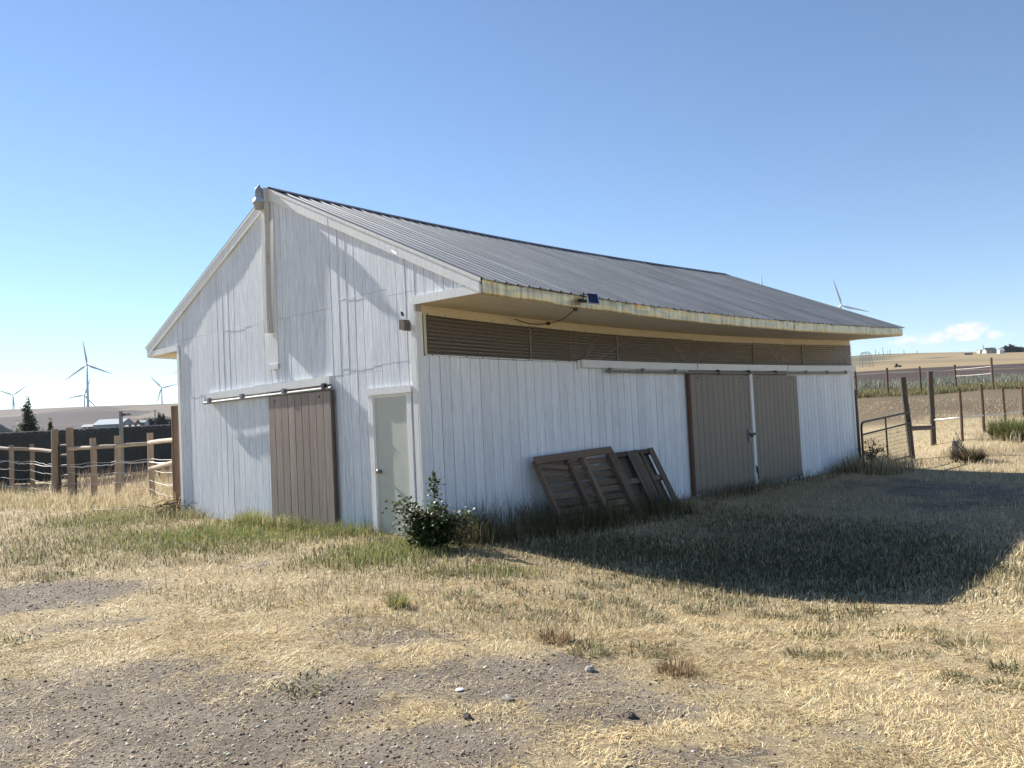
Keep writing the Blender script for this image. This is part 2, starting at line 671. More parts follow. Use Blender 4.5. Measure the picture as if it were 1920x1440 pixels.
def proj(x, y, z):
    dx, dy, dz = x - CAM[0], y - CAM[1], z - CAM[2]
    d = dx * FWD[0] + dy * FWD[1] + dz * FWD[2]
    return 960 + FPX * (dx * RIGHT[0] + dy * RIGHT[1] + dz * RIGHT[2]) / d, 720 - FPX * (dx * UP[0] + dy * UP[1] + dz * UP[2]) / d, d


# patches on the ground: centre + half axes across and along the line of sight of the yard
AX = np.array([RIGHT[0], RIGHT[1]]) / math.hypot(RIGHT[0], RIGHT[1])
AY = np.array([-AX[1], AX[0]])


def patches(lst):
    out = []
    for px, py, rx, ry, k in lst:
        c0 = gnd(px, py)[:2]
        a = gnd(px + rx, py + rx * -.0477)[:2]
        b0, b1 = gnd(px, py - ry)[:2], gnd(px, py + ry)[:2]
        out.append((c0, np.linalg.norm(a - c0), max(.2, np.linalg.norm(b1 - b0) / 2), k))
    return out


DIRT = patches([(80, 1118, 200, 24, 1.1), (150, 1170, 130, 20, .45), (120, 1330, 420, 105, .80), (420, 1395, 420, 80, .9), (560, 1320, 260, 60, .7),
                (700, 1195, 120, 26, .75), (640, 1168, 70, 11, .6), (960, 1265, 330, 52, .85), (800, 1400, 380, 55, .8), (1100, 1335, 260, 32, .65),
                (1260, 1420, 260, 38, .6), (1500, 1365, 200, 26, .45), (1330, 1262, 120, 16, .55), (420, 1245, 120, 20, .5), (230, 1240, 110, 16, .55),
                (1760, 893, 170, 16, .75), (1850, 915, 140, 18, .55), (1700, 960, 160, 20, .35), (1420, 940, 90, 12, .4), (480, 1060, 60, 8, .4)])
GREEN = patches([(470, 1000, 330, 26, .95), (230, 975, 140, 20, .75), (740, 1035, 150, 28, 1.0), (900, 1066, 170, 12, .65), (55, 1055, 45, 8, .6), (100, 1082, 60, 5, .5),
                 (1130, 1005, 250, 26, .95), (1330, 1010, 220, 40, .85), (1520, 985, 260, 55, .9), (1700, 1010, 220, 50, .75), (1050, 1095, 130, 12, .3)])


def field(lst, x, y):
    v = np.zeros(np.shape(x))
    for c0, rx, ry, k in lst:
        dx, dy = x - c0[0], y - c0[1]
        u = (dx * AX[0] + dy * AX[1]) / rx
        q = (dx * AY[0] + dy * AY[1]) / ry
        v = np.maximum(v, k * np.exp(-(u * u + q * q) ** 1.3 * .8))
    return v


def cover(x, y):
    """straw 0..1, green 0..1"""
    n = fbm(x, y, .55, 21, 4) - .5
    n2 = fbm(x, y, 1.6, 31, 3) - .5
    dirt = field(DIRT, x, y)
    straw = np.clip(1.0 - 1.05 * dirt + 1.1 * n + .5 * n2, 0, 1)
    green = np.clip(field(GREEN, x, y) + .7 * n2 + .45 * n - .08, 0, 1)
    return straw, green * (field(GREEN, x, y) > .06)


def ground():
    fa = list(np.radians(np.arange(-42, 42.01, .3)))
    ca = list(np.radians(np.arange(46, 314.1, 4)))
    th = np.array(fa + ca)
    nr = 430
    rr = .4 * np.exp(np.linspace(0, math.log(12000 / .4), nr))
    T, R_ = np.meshgrid(th, rr)
    x = CAM[0] - np.sin(T + YAW) * R_
    y = CAM[1] + np.cos(T + YAW) * R_
    x, y = x.ravel(), y.ravel()
    z = H(x, y)
    nth = len(th)
    V = np.c_[x, y, z]
    V = np.vstack([V, [CAM[0], CAM[1], z[:nth].mean()]])
    i = np.arange(nr - 1)[:, None] * nth
    k = np.arange(nth)[None, :]
    k2 = (k + 1) % nth
    Q = np.stack([i + k, i + k2, i + nth + k2, i + nth + k], -1).reshape(-1, 4)
    Q = Q[:, ::-1]
    me = bpy.data.meshes.new('ground')
    tri = [(nr * nth, (a + 1) % nth, a) for a in range(nth)]
    me.from_pydata(V.tolist(), [], Q.tolist() + tri)
    # what grows where
    straw, green = cover(V[:, 0], V[:, 1])
    dx, dy = V[:, 0] - CAM[0], V[:, 1] - CAM[1]
    depth = dx * -math.sin(YAW) + dy * math.cos(YAW)
    lat = dx * math.cos(YAW) + dy * math.sin(YAW)
    a = lat / np.maximum(depth, .1)           # about -.6 .. .6 in the frame
    colr = np.zeros((len(V), 4))
    colr[:, 3] = 1
    nz = fbm(V[:, 0], V[:, 1], 60, 41, 4) - .5
    nzs = fbm(V[:, 0] + 3 * nz, V[:, 1], 9, 44, 4) - .5
    tan = np.array([.29, .225, .13])
    plow = np.array([.062, .047, .043])
    strawc = np.array([.43, .34, .20])
    far = np.repeat(strawc[None], len(V), 0) * (1 + .25 * nzs[:, None])
    R_ = np.hypot(dx, dy)

    def blend(mask, c):
        nonlocal far
        far = far * (1 - mask[:, None]) + np.array(c)[None] * mask[:, None]
    right = sstep(.22, .3, a)
    # paddock dirt, verge, ploughed field, stubble hill on the right
    blend(right * sstep(35.5, 38, depth + 3 * nzs) * (1 - sstep(50.5, 52.5, depth)) * (.78 + .3 * nzs).clip(0, 1), (.095, .074, .056))
    blend(right * sstep(50.5, 52.5, depth), (.17, .15, .075))
    blend(right * sstep(60, 66, depth + 4 * nzs), (.10, .078, .068))
    ed = 330 + 60 * np.sin(a * 9 + 1) + 40 * nz - 160 * sstep(.36, .40, a) * 0
    blend(right * sstep(72, 80, depth), plow)
    streak = fbm(depth * 1.0, lat * .12, 16, 51, 2)
    blend(right * sstep(80, 95, depth) * (1 - sstep(210, 230, depth)) * (streak > .70) * .8, (.21, .165, .11))
    blend(right * sstep(ed - 6, ed + 6, depth), tan)
    st2 = fbm(depth, lat * .25, 70, 57, 3)
    blend(right * sstep(ed, ed + 20, depth) * sstep(.52, .62, st2) * .55, (.19, .15, .095))
    blend(right * sstep(560, 640, depth + 200 * nz) * (1 - sstep(.415, .46, a + .25 * nz)) * .85, (.105, .108, .075))
    # hill on the left: grey ploughed slope under tan stubble
    left = 1 - sstep(-.28, -.2, a)
    blend(left * sstep(45, 60, depth), (.22, .18, .12))
    blend(left * sstep(200, 240, depth), (.17, .145, .10))
    e2 = 1100 + 350 * sstep(-.58, -.47, a) - 900 * sstep(-.455, -.40, a + .10 * nz)
    blend(left * sstep(420, 450, depth + 60 * nz), (.175, .145, .115))
    blend(left * sstep(460, 500, depth + 60 * nz) * (1 - sstep(e2 - 10, e2 + 20, depth + 80 * nz)), (.062, .052, .053))
    st3 = fbm(depth, lat * .2, 120, 63, 3)
    blend(left * sstep(520, 560, depth) * sstep(.54, .62, st3) * .5, (.11, .092, .08))
    farw = sstep(34, 40, depth) * (np.abs(a) < 3) + (depth < 0) * sstep(60, 80, R_)
    colr[:, :3] = np.clip(far, 0, 1)
    cov_ = np.zeros((len(V), 4))
    cov_[:, 0], cov_[:, 1], cov_[:, 2], cov_[:, 3] = straw, green, np.clip(farw, 0, 1), 1
    for nm, arr in (('field', colr), ('cover', cov_)):
        at = me.color_attributes.new(nm, 'FLOAT_COLOR', 'POINT')
        at.data.foreach_set('color', arr.ravel())
    me.polygons.foreach_set('use_smooth', [True] * len(me.polygons))
    m, t, p = mat('yard_ground')
    pos = geo_pos(t)
    va = t.nodes.new('ShaderNodeVertexColor')
    va.layer_name = 'cover'
    sp = t.nodes.new('ShaderNodeSeparateColor')
    t.links.new(va.outputs[0], sp.inputs[0])
    vf = t.nodes.new('ShaderNodeVertexColor')
    vf.layer_name = 'field'
    # bare earth with fine gravel
    g1 = noise(t, 38, 6, .7, pos)
    vor = t.nodes.new('ShaderNodeTexVoronoi')
    vor.inputs['Scale'].default_value = 55
    t.links.new(pos, vor.inputs['Vector'])
    g2 = noise(t, 2.2, 5, .6, pos)
    earth = ramp(t, M2(t, 'ADD', M2(t, 'MULTIPLY', g1, .65), M2(t, 'MULTIPLY', g2, .35)), [(.36, (.08, .065, .052)), (.5, (.195, .163, .130)), (.64, (.36, .31, .25))])
    earth = mix(t, M2(t, 'MULTIPLY', vor.outputs['Color'], .35), earth, (.34, .285, .215))
    # trodden straw
    f1 = noise(t, 26, 6, .75, pos, (1, 2.6, 1), dist=1.5)
    f2 = noise(t, 30, 6, .75, pos, (2.6, 1, 1), dist=1.5)
    ff = M2(t, 'MAXIMUM', f1, f2)
    strw = ramp(t, ff, [(.38, (.13, .095, .055)), (.5, (.36, .285, .17)), (.66, (.62, .52, .34))])  # dark stops paint the shadow lying between the straws
    grn = ramp(t, ff, [(.42, (.05, .06, .025)), (.6, (.14, .15, .06)), (.75, (.27, .25, .12))])
    k = noise(t, 9, 6, .7, pos, dist=.8)
    sm = M2(t, 'MULTIPLY', M2(t, 'SUBTRACT', M2(t, 'ADD', sp.outputs[0], M2(t, 'MULTIPLY', M2(t, 'SUBTRACT', k, .5), 1.5)), .32), 3.0, clamp=True)
    c = mix(t, sm, earth, strw)
    c = mix(t, M2(t, 'MULTIPLY', sp.outputs[1], .8), c, grn)
    fcn = noise(t, .5, 6, .65, pos, (1, 1, .3))
    fcol = mix(t, M2(t, 'MULTIPLY', ramp(t, fcn, [(.4, (0, 0, 0)), (.62, (1, 1, 1))]), .3), vf.outputs[0], mix(t, .5, vf.outputs[0], (.12, .09, .06)))
    c = mix(t, sp.outputs[2], c, fcol)
    t.links.new(c, p.inputs['Base Color'])
    p.inputs['Roughness'].default_value = .95
    p.inputs['Specular IOR Level'].default_value = .1
    bump(t, p, M2(t, 'ADD', M2(t, 'MULTIPLY', g1, .8), M2(t, 'MULTIPLY', ff, .8)), .9, .03)
    me.materials.append(m)
    ob = bpy.data.objects.new('ground', me)
    COL.objects.link(ob)
    tag(ob, kind='structure')
    return ob


ground()

# ------------------------------------------------------------------ barn
barn = empty('barn', (-W / 2, L / 2, 0))
tag(barn, 'long white board-sided barn with grey metal roof and brown sliding doors', 'barn')
OV = 1.375
BW = .2033


def zr(y):
    return 5.775 - .0065 * y


def ze(y):
    return 3.49 + .002 * y


def sag(y, z):
    t_ = min(max(y / L, 0), 1)
    k = 4 * t_ * (1 - t_) * (1 + .25 * (1 - 2 * t_))
    if z < 2.5:
        s = .05 * max(z, 0) / 2.5
    else:
        s = .05 + .085 * min((z - 2.5) / .6, 1)
    return z - s * k


class SB(MB):
    """mesh that hangs with the sagging barn"""

    def done(s, name, m, parent, smooth=False):
        s.v = [(a, b, sag(b, c)) for a, b, c in s.v]
        c0 = (np.min(s.v, 0) + np.max(s.v, 0)) / 2
        return s.build(name, m, parent, smooth, origin=tuple(c0))


def rake_z(x, y=0):
    return zr(y) - (zr(y) - ze(y)) * abs(x + W / 2) / (W / 2 + OV)


# walls (backing sheets the boards are nailed on)
g = SB()
apex = rake_z(-W / 2) - .10
e0 = rake_z(OV) - .12
poly = [(-W, -.4), (0, -.4), (0, 3.36), (OV - .05, 3.34), (OV - .05, e0), (-W / 2, apex), (-W - OV + .05, e0), (-W - OV + .05, 3.34), (-W, 3.36)]
g.prism(poly, 1, .012, .10)
gable = g.done('gable_wall', GAP, barn)
s_ = SB()
for y0, y1 in ((.10, 3.0), (3.0, 6.0), (6.0, 9.0), (9.0, 12.0), (12.0, L)):
    s_.box(-.10, -.012, y0, y1, -.4, 2.57)
side = s_.done('side_wall', GAP, barn)
s_ = SB()
for y0, y1 in ((.10, 4.0), (4.0, 8.0), (8.0, 12.0), (12.0, L - .1)):
    s_.box(-W, -W + .08, y0, y1, -.4, 2.75)
rear = s_.done('rear_wall', TRIM, barn)
s_ = SB()
s_.prism([(-W, -.4), (0, -.4), (0, 3.3), (OV - .05, 3.34), (OV - .05, e0 + .02), (-W / 2, zr(L) - .12), (-W - OV + .05, e0 + .02), (-W - OV + .05, 3.34), (-W, 3.3)], 1, L - .09, L)
s_.done('end_wall', TRIM, barn)

# gable boards: three courses, butted at the sheet joints
DX0, DX1 = -1.034, -.25           # entry door
rb = random.Random(3)
shared = {}


def board(parent, x0, x1, z0, z1, m, name='siding_board', y=0.0):
    """upright board on the gable: shared box, own slight twist"""
    key = (round(x1 - x0, 3), round(z1 - z0, 3), m.name)
    if key not in shared:
        b = MB()
        hw, hz = (x1 - x0) / 2, (z1 - z0) / 2
        b.prism([(-hw + .004, -.0075), (hw - .004, -.0075), (hw, -.004), (hw, .0075), (-hw, .0075), (-hw, -.004)], 2, -hz, hz)
        shared[key] = b.mesh('siding_board', m)
    o = inst(name, shared[key], ((x0 + x1) / 2, y, (z0 + z1) / 2), parent)
    o.rotation_euler = (rb.uniform(-.0012, .0012), 0, rb.uniform(-.005, .005))
    return o


nb = 36
bw = W / nb
seam1, seam2 = 2.42, 3.505
for i in range(nb):
    x0, x1 = -W + i * bw, -W + (i + 1) * bw
    a0, a1 = x0 + .003, x1 - .003
    zlo = -.12
    if DX0 - .02 < (x0 + x1) / 2 < DX1 + .02:
        zlo = 2.06
    wob = .006 * math.sin(i * .7)
    s1 = seam1 + (.10 if i > 31 else 0) - (.06 if i < 14 else 0)
    board(gable, a0, a1, zlo, s1 - .002, WHITE, y=wob * .5)
    top = min(rake_z(a0), rake_z(a1))
    s2 = seam2 + (.10 if 26 <= i < 33 else 0)
    zt = rake_z((a0 + a1) / 2)
    if zt - .12 < s2 + .1:
        s2 = 99
    if s2 > 90:
        b = MB()
        b.prism([(a0, s1 + .002), (a1, s1 + .002), (a1, rake_z(a1) - .09), (a0, rake_z(a0) - .09)], 1, -.0075 + wob * .5, .0075 + wob * .5)
        b.build('siding_board', WHITE, gable, origin=((a0 + a1) / 2, 0, 3))
    else:
        board(gable, a0, a1, s1 + .002, s2 - .002, WHITE, y=wob)
        b = MB()
        b.prism([(a0, s2 + .002), (a1, s2 + .002), (a1, rake_z(a1) - .09), (a0, rake_z(a0) - .09)], 1, -.0075 + wob, .0075 + wob)
        o = b.build('siding_board', WHITE, gable, origin=((a0 + a1) / 2, 0, 4))
        o.rotation_euler = (0, 0, rb.uniform(-.005, .005))
# boards over the boxed eaves
for sgn in (1, -1):
    for j in range(7):
        u0, u1 = j * bw + .0045, min((j + 1) * bw - .0045, OV - .06)
        if u1 - u0 < .03:
            continue
        xa, xb = (u0, u1) if sgn > 0 else (-W - u1, -W - u0)
        za, zb = rake_z(xa) - .09, rake_z(xb) - .09
        zb0 = 3.40
        if min(za, zb) < zb0 + .01:
            zb0 = min(za, zb) - .02
        b = MB()
        b.prism([(xa, zb0), (xb, zb0), (xb, zb), (xa, za)], 1, -.0075, .0075)
        b.build('siding_board', WHITE, gable, origin=((xa + xb) / 2, 0, 3.5))
# flashing strips at the sheet joints
for xa, xb, z in ((-6.2, -3.95, seam2), (-2.62, -1.27, seam2 + .10), (-1.95, -.05, seam1 + .10), (-7.28, -6.0, seam1 - .06)):
    b = MB().box(xa, xb, -.0110, -.0085, z - .004, z + .006)
    b.build('joint_flashing', WHITE, gable, origin=((xa + xb) / 2, -.01, z))

# side boards
sb_mesh = {}


def sboard(y0, y1, z0, z1, m, parent, x=0.0, name='siding_board', tw=.006):
    key = (round(y1 - y0, 3), round(z1 - z0, 3), m.name)
    if key not in sb_mesh:
        hw, hz = (y1 - y0) / 2, (z1 - z0) / 2
        sb_mesh[key] = MB().prism([(.0075, -hw + .004), (.0075, hw - .004), (.004, hw), (-.0075, hw), (-.0075, -hw), (.004, -hw)], 2, -hz, hz).mesh('siding_board', m)
    o = inst(name, sb_mesh[key], (x, (y0 + y1) / 2, (z0 + z1) / 2), parent)
    o.rotation_euler = (0, rb.uniform(-.001, .001), rb.uniform(-tw, tw))
    return o


SD0, SD1, SD2 = 6.986, 9.39, 11.743
ns = 75
sw = (L - .0) / ns
for i in range(ns):
    y0, y1 = i * sw, (i + 1) * sw
    if SD0 + .25 < y0 and y1 < SD2 - .25:
        continue
    ztop = 2.585
    gp = rb.choice((.003, .004, .005, .007))
    sboard(y0 + gp + (.05 if i == 0 else 0), y1 - gp, -.3, sag((y0 + y1) / 2, ztop), WHITE_S, side, rb.uniform(-.0015, .0015))
# little drip strip over the near boards, screws under the sheets
SB().box(.006, .022, .12, 3.52, 2.578, 2.596).done('drip_strip', TRIM, side)
# corner boards
b = SB()
b.box(-.10, -.0, -.040, -.0155, -.3, 3.36)
b.build('corner_board', TRIM, barn, origin=(-.05, -.03, 1.5))
b = SB()
b.box(.0085, .028, -.040, .085, -.3, 3.20)
b.build('corner_board', TRIM, barn, origin=(.02, 0, 1.5))
MB().box(-W - .022, -W + .075, -.036, -.0155, -.3, 3.37).build('corner_board', TRIM, barn, origin=(-W, -.03, 1.5))
b = MB().box(.009, .030, L - .11, L + .02, -.3, 2.56)
b.build('corner_board', TRIM, barn, origin=(.02, L, 1.2))

# eave boxes: soffit, return trim, inner board
for sgn in (1, -1):
    b = SB()
    n = 24
    for i in range(n):
        y0, y1 = .02 + (L - .04) * i / n, .02 + (L - .04) * (i + 1) / n
        xs = (.012, OV - .02) if sgn > 0 else (-W - OV + .02, -W - .012)
        b.add([(xs[0], y0, 3.31), (xs[1], y0, 3.29), (xs[1], y1, 3.29), (xs[0], y1, 3.31), (xs[0], y0, 3.335), (xs[1], y0, 3.315), (xs[1], y1, 3.315), (xs[0], y1, 3.335)],
              [(0, 3, 2, 1), (4, 5, 6, 7), (0, 1, 5, 4), (1, 2, 6, 5), (2, 3, 7, 6), (3, 0, 4, 7)] if i in (0, n - 1) else [(0, 3, 2, 1), (4, 5, 6, 7), (1, 2, 6, 5), (3, 0, 4, 7)])
    b.done('soffit', SOFFIT, barn)
    xa, xb, za, zb = (-.03, OV - .04, 3.30, 3.285) if sgn > 0 else (-W - OV + .04, -W + .03, 3.285, 3.30)
    b = MB().add([(xa, -.044, za), (xb, -.044, zb), (xb, -.044, zb + .115), (xa, -.044, za + .115), (xa, -.012, za), (xb, -.012, zb), (xb, -.012, zb + .115), (xa, -.012, za + .115)],
                 [(0, 1, 2, 3), (7, 6, 5, 4), (0, 4, 5, 1), (1, 5, 6, 2), (2, 6, 7, 3), (3, 7, 4, 0)])
    b.build('eave_return_board', TRIM, barn, origin=((xa + xb) / 2, -.03, 3.35))
for y0, y1 in ((.09, 3.62), (3.63, 7.25), (7.26, 11.3), (11.31, L - .02)):
    b = SB()
    for k in range(4):
        b.box(-.02, .010, y0 + (y1 - y0) * k / 4, y0 + (y1 - y0) * (k + 1) / 4, 3.175, 3.308)
    b.done('eave_plate', SOFFIT, barn)

# corrugated fibreglass clerestory
LAPM = simple('pale_panel_lap', (.25, .215, .175), .5, 0, .3, 20)
edges = [.10, 2.36, 3.56, 4.70, 7.22, 9.78, 11.30, 12.25, L - .03]
for k in range(len(edges) - 1):
    y0, y1 = edges[k], edges[k + 1] + .05
    xo = .006 if k % 2 else .0
    nz, ny = 13 * 8 + 1, max(3, int((y1 - y0) / .4))
    V, F = [], []
    dz = rb.uniform(-.012, .012)
    tilt = rb.uniform(-.004, .004)
    for j in range(ny + 1):
        y = y0 + (y1 - y0) * j / ny
        for i in range(nz):
            u = i / (nz - 1)
            z = 2.575 + .635 * u
            x = .004 + xo + .0085 * math.sin(u * 11 * 2 * math.pi) + .006 * (vnoise(y, u * 3, .9, 77 + k) - .5)
            V.append((x, y, sag(y, z) + dz * 0 + tilt * (y - y0)))
    for j in range(ny):
        for i in range(nz - 1):
            a = j * nz + i
            F.append((a, a + nz, a + nz + 1, a + 1))
    b = MB().add(V, F)
    cpn = b.build('corrugated_panel', FIBRE, barn, smooth=True, origin=(.01, (y0 + y1) / 2, 2.9), fix=False)
    at = cpn.data.color_attributes.new('rib_light', 'FLOAT_COLOR', 'POINT')
    dv = [.5 - .5 * math.sin((i % nz) / (nz - 1) * 11 * 2 * math.pi + .9) for i in range(len(V))]
    at.data.foreach_set('color', np.repeat(np.array(dv), 4))
    if k in (0, 2, 4, 6):
        V, F = [], []
        for j in (0, 1):
            yy = y1 - .055 + .03 * j
            for i in range(nz):
                u = i / (nz - 1)
                V.append((.017 + .0085 * math.sin(u * 11 * 2 * math.pi), yy + .006 * math.sin(u * 40), sag(yy, 2.575 + .635 * u)))
        F = [(i, i + nz, i + nz + 1, i + 1) for i in range(nz - 1)]
        MB().add(V, F).build('panel_lap', LAPM, barn, smooth=True, origin=(.02, y1, 2.9), fix=False)
# back side clerestory sheet
b = SB()
for y0, y1 in ((.1, 5), (5, 10), (10, L - .1)):
    b.box(-W + .01, -W + .018, y0, y1, 2.7, 3.3)
b.done('rear_clerestory_sheet', FIBRE, barn)
# frame seen through the sheets: posts and knee braces, light sawn wood
SAWN = wood('sawn_frame_wood', (.50, .43, .34), (.38, .32, .25), 6, (1, 1, 1), .8, .2, .08)
for y in (.16, 3.60, 7.27, 11.30, L - .2):
    SB().box(-.135, -.018 if y > .5 else -.03, y - .05, y + .05, 2.2, 3.22).done('frame_post', SAWN, barn)
for ya, yb in ((3.72, 4.30), (6.55, 7.15), (7.38, 8.0), (10.6, 11.2), (11.4, 12.0), (14.2, 14.8)):
    up = ya > 3 and ((ya, yb) in ((3.72, 4.30), (7.38, 8.0), (11.4, 12.0)))
    za, zb = (2.55, 3.2) if up else (3.2, 2.55)
    MB().bar((-.036, ya, sag(ya, za)), (-.036, yb, sag(yb, zb)), .04, .055, (1, 0, 0)).build('knee_brace', SAWN, barn, origin=(-.05, (ya + yb) / 2, 2.85))
for y in (.125,):
    SB().box(.022, .034, y - .022, y + .022, 2.60, 3.17).done('panel_batten', SOFFIT, barn)
SB().box(.022, .034, 3.535, 3.60, 2.44, 2.62).done('panel_batten', TRIM, barn)
scr = MB()
for k in range(46):
    y = .2 + k * .33 + rb.uniform(-.03, .03)
    if y < 15:
        scr.box(.011, .017, y - .007, y + .007, sag(y, 3.185), sag(y, 3.185) + .014)
for k in range(10):
    y = .25 + k * .34
    scr.box(.022, .028, y - .008, y + .008, sag(y, 2.58), sag(y, 2.58) + .015)
o = scr.build('panel_screws', BLACK, barn, origin=(.02, 7, 3))
o['kind'] = 'stuff'

# fascia sheets, dented
fe = [-.03, 3.05, 6.1, 9.0, 11.0, 13.1, L + .03]
for k in range(len(fe) - 1):
    y0, y1 = fe[k] + .002, fe[k + 1] - .002
    n = int((y1 - y0) / .035)
    V, F = [], []
    nzz = 7
    for j in range(n + 1):
        y = y0 + (y1 - y0) * j / n
        wv = (vnoise(y, 0, .45, 90 + k) - .5) * .03 + (vnoise(y, 0, .13, 95 + k) - .5) * .016
        for i in range(nzz):
            u = i / (nzz - 1)
            z = ze(y) - .035 - .185 * u
            lift = .020 * (vnoise(y, 0, .6, 99) - .4) * u ** 3
            V.append((OV + .006 + wv * math.sin(u * 2.4 + .4) + .01 * (vnoise(y, u * 2, .22, 60 + k) - .5), y, sag(y, z) + lift))
        # turned-in lower lip
        V.append((OV - .05, y, sag(y, ze(y) - .222)))
    q = nzz + 1
    for j in range(n):
        for i in range(nzz):
            a = j * q + i
            F.append((a, a + 1, a + q + 1, a + q))
    MB().add(V, F).build('fascia_sheet', FASCIA, barn, smooth=True, origin=(OV, (y0 + y1) / 2, 3.4), fix=False)
b = SB()
for y0, y1 in ((-.02, 3), (3, 6), (6, 9), (9, 12), (12, L)):
    b.box(-W - OV, -W - OV + .02, y0, y1, 3.27, ze(y1) - .03)
b.done('rear_fascia', TRIM, barn)
MB().box(OV - .045, OV - .012, -.048, -.004, 3.285, 3.40).build('fascia_end', TRIM, barn, origin=(OV - .03, -.02, 3.34))

# roof
for sgn in (1, -1):
    # deck
    b = SB()
    for k in range(10):
        y0, y1 = -.02 + (L + .04) * k / 10, -.02 + (L + .04) * (k + 1) / 10
        xe = OV - .015 if sgn > 0 else -W - OV + .015

        def zz(x, y):
            return rake_z(x, y) - .05
        V = [(-W / 2, y0, zz(-W / 2, y0)), (xe, y0, zz(xe, y0)), (xe, y1, zz(xe, y1)), (-W / 2, y1, zz(-W / 2, y1))]
        V += [(a_, b_, c_ - .05) for a_, b_, c_ in V]
        b.add(V, [(0, 1, 2, 3), (7, 6, 5, 4), (0, 4, 5, 1), (1, 5, 6, 2), (2, 6, 7, 3), (3, 7, 4, 0)])
    deck = b.done('roof', DARKIN, barn)
    # ribbed sheets, 3 ft cover each
    npan = 17
    pw = (L + .12) / npan
    prof = []
    for r in range(4):
        c0 = r * pw / 4
        prof += [(c0 + .0, .024), (c0 + .014, .024), (c0 + .030, .003), (c0 + .085, .002), (c0 + .094, .006), (c0 + .103, .002), (c0 + .150, .002), (c0 + .159, .006), (c0 + .168, .002), (c0 + pw / 4 - .016, .003)]
    prof += [(pw + .0, .027), (pw + .016, .027), (pw + .032, .006)]
    for k in range(npan):
        yb0 = -.06 + k * pw
        V, F = [], []
        nx = 9
        dz = rb.uniform(0, .009)
        for i in range(nx):
            u = i / (nx - 1)
            for yy, hh in prof:
                y = min(yb0 + yy, L + .08)
                xw = -W / 2 + sgn * (W / 2 + OV + .045 + rb.uniform(-.002, .002) * (i == nx - 1)) * u
                z = zr(y) - (zr(y) - ze(y)) * (W / 2 + OV + .045) / (W / 2 + OV) * u - .045 + hh + dz
                wav = .004 * (vnoise(y, u * 5, 1.2, 31) - .5)
                V.append((xw, y, sag(y, z + wav + .02)))
        q = len(prof)
        for i in range(nx - 1):
            for j in range(q - 1):
                a = i * q + j
                F.append((a, a + 1, a + q + 1, a + q))
        MB().add(V, F).build('roof_panel', ROOF, deck, origin=(-W / 2 + sgn * 2.5, yb0 + pw / 2, 4.5), fix=False)
RIDGE = simple('ridge_shadow_metal', (.06, .06, .062), .5, .4, .2)  # whole cap coloured dark to draw its shadow line over the ribs
b = SB()
for k in range(12):
    y0, y1 = -.07 + (L + .15) * k / 12, -.07 + (L + .15) * (k + 1) / 12
    V = []
    for y in (y0, y1):
        s_l = (zr(y) - ze(y)) / (W / 2 + OV)
        z = zr(y) + .012
        V += [(-W / 2 - .16, y, z - .16 * s_l), (-W / 2, y, z + .012), (-W / 2 + .16, y, z - .16 * s_l)]
    b.add(V, [(0, 1, 4, 3), (1, 2, 5, 4)])
b.done('ridge_cap', RIDGE, barn)
# rake boards
for sgn in (1, -1):
    for nm, dz0, dz1, y0, y1, m in (('rake_board', -.215, -.045, -.052, -.014, TRIM), ('rake_trim', -.055, -.008, -.062, -.054, TRIM)):
        n = 3 if nm == 'rake_board' else 1
        for k in range(n):
            xa = -W / 2 + sgn * (W / 2 + OV + (.01 if n == 1 else -.03)) * (k / n + (.0 if k == 0 else .001))
            xb = -W / 2 + sgn * (W / 2 + OV + (.01 if n == 1 else -.03)) * ((k + 1) / n)
            za, zb = rake_z(xa), rake_z(xb)
            j = rb.uniform(-.004, .004)
            b = MB().prism([(xa, za + dz0 + j), (xb, zb + dz0 + j), (xb, zb + dz1), (xa, za + dz1)], 1, y0 + j * .3, y1)
            b.build(nm, m, barn, origin=((xa + xb) / 2, -.03, (za + zb) / 2))
# torn flake of flashing on the right rake
MB().add([(-.42, -.068, 4.16), (-.28, -.075, 4.09), (-.26, -.10, 4.05), (-.38, -.08, 4.12)], [(0, 1, 2, 3), (3, 2, 1, 0)]).build('loose_flashing', TRIM, barn, origin=(-.35, -.08, 4.1), fix=False)

# ridge post and its backing board on the gable
PEEL = siding_mat('peeling_paint', (.70, .69, .67), (.42, .40, .37), .05, .9, .5, .7, (.13, .11, .095))
MB().box(-3.92, -3.62, -.028, -.010, 2.74, 5.56).build('backing_board', TRIM, barn, origin=(-3.77, -.02, 4.1))
MB().box(-3.935, -3.605, -.050, -.0285, 2.66, 2.745).build('sill_block', TRIM, barn, origin=(-3.77, -.04, 2.7))
MB().bar((-3.80, -.085, 3.29), (-3.74, -.095, 5.78), .11, .10, (0, 1, 0)).build('ridge_post', PEEL, barn, origin=(-3.77, -.09, 4.5))

# gable sliding door
XS0, XS1 = -3.863, -2.026
dr = MB().box(XS0, XS1, -.085, -.055, .02, 2.20).build('sliding_door', BROWN, barn, origin=((XS0 + XS1) / 2, -.07, 1.1))
for k in range(9):
    a0 = XS0 + (XS1 - XS0) * k / 9
    a1 = XS0 + (XS1 - XS0) * (k + 1) / 9
    o = board(dr, a0 + .0055, a1 - .0055, .0, 2.19, BROWN, 'door_board', -.094)
    o.rotation_euler = (0, 0, rb.uniform(-.02, .02))
MB().box(XS1 + .001, XS1 + .035, -.098, -.050, .02, 2.2).build('door_edge', siding_mat('shaded_door_edge', (.10, .075, .06), (.06, .045, .04)), dr, origin=(XS1 + .02, -.07, 1.1))  # dark strip painted as the shaded gap along the door's right side
for x in (XS0 + .22, XS1 - .3):
    MB().box(x - .012, x + .012, -.112, -.1025, 2.10, 2.13).build('bolt_head', BLACK, dr, origin=(x, -.105, 2.11))


def track(pts, hdr_fn, brk, parent, axis):
    pass


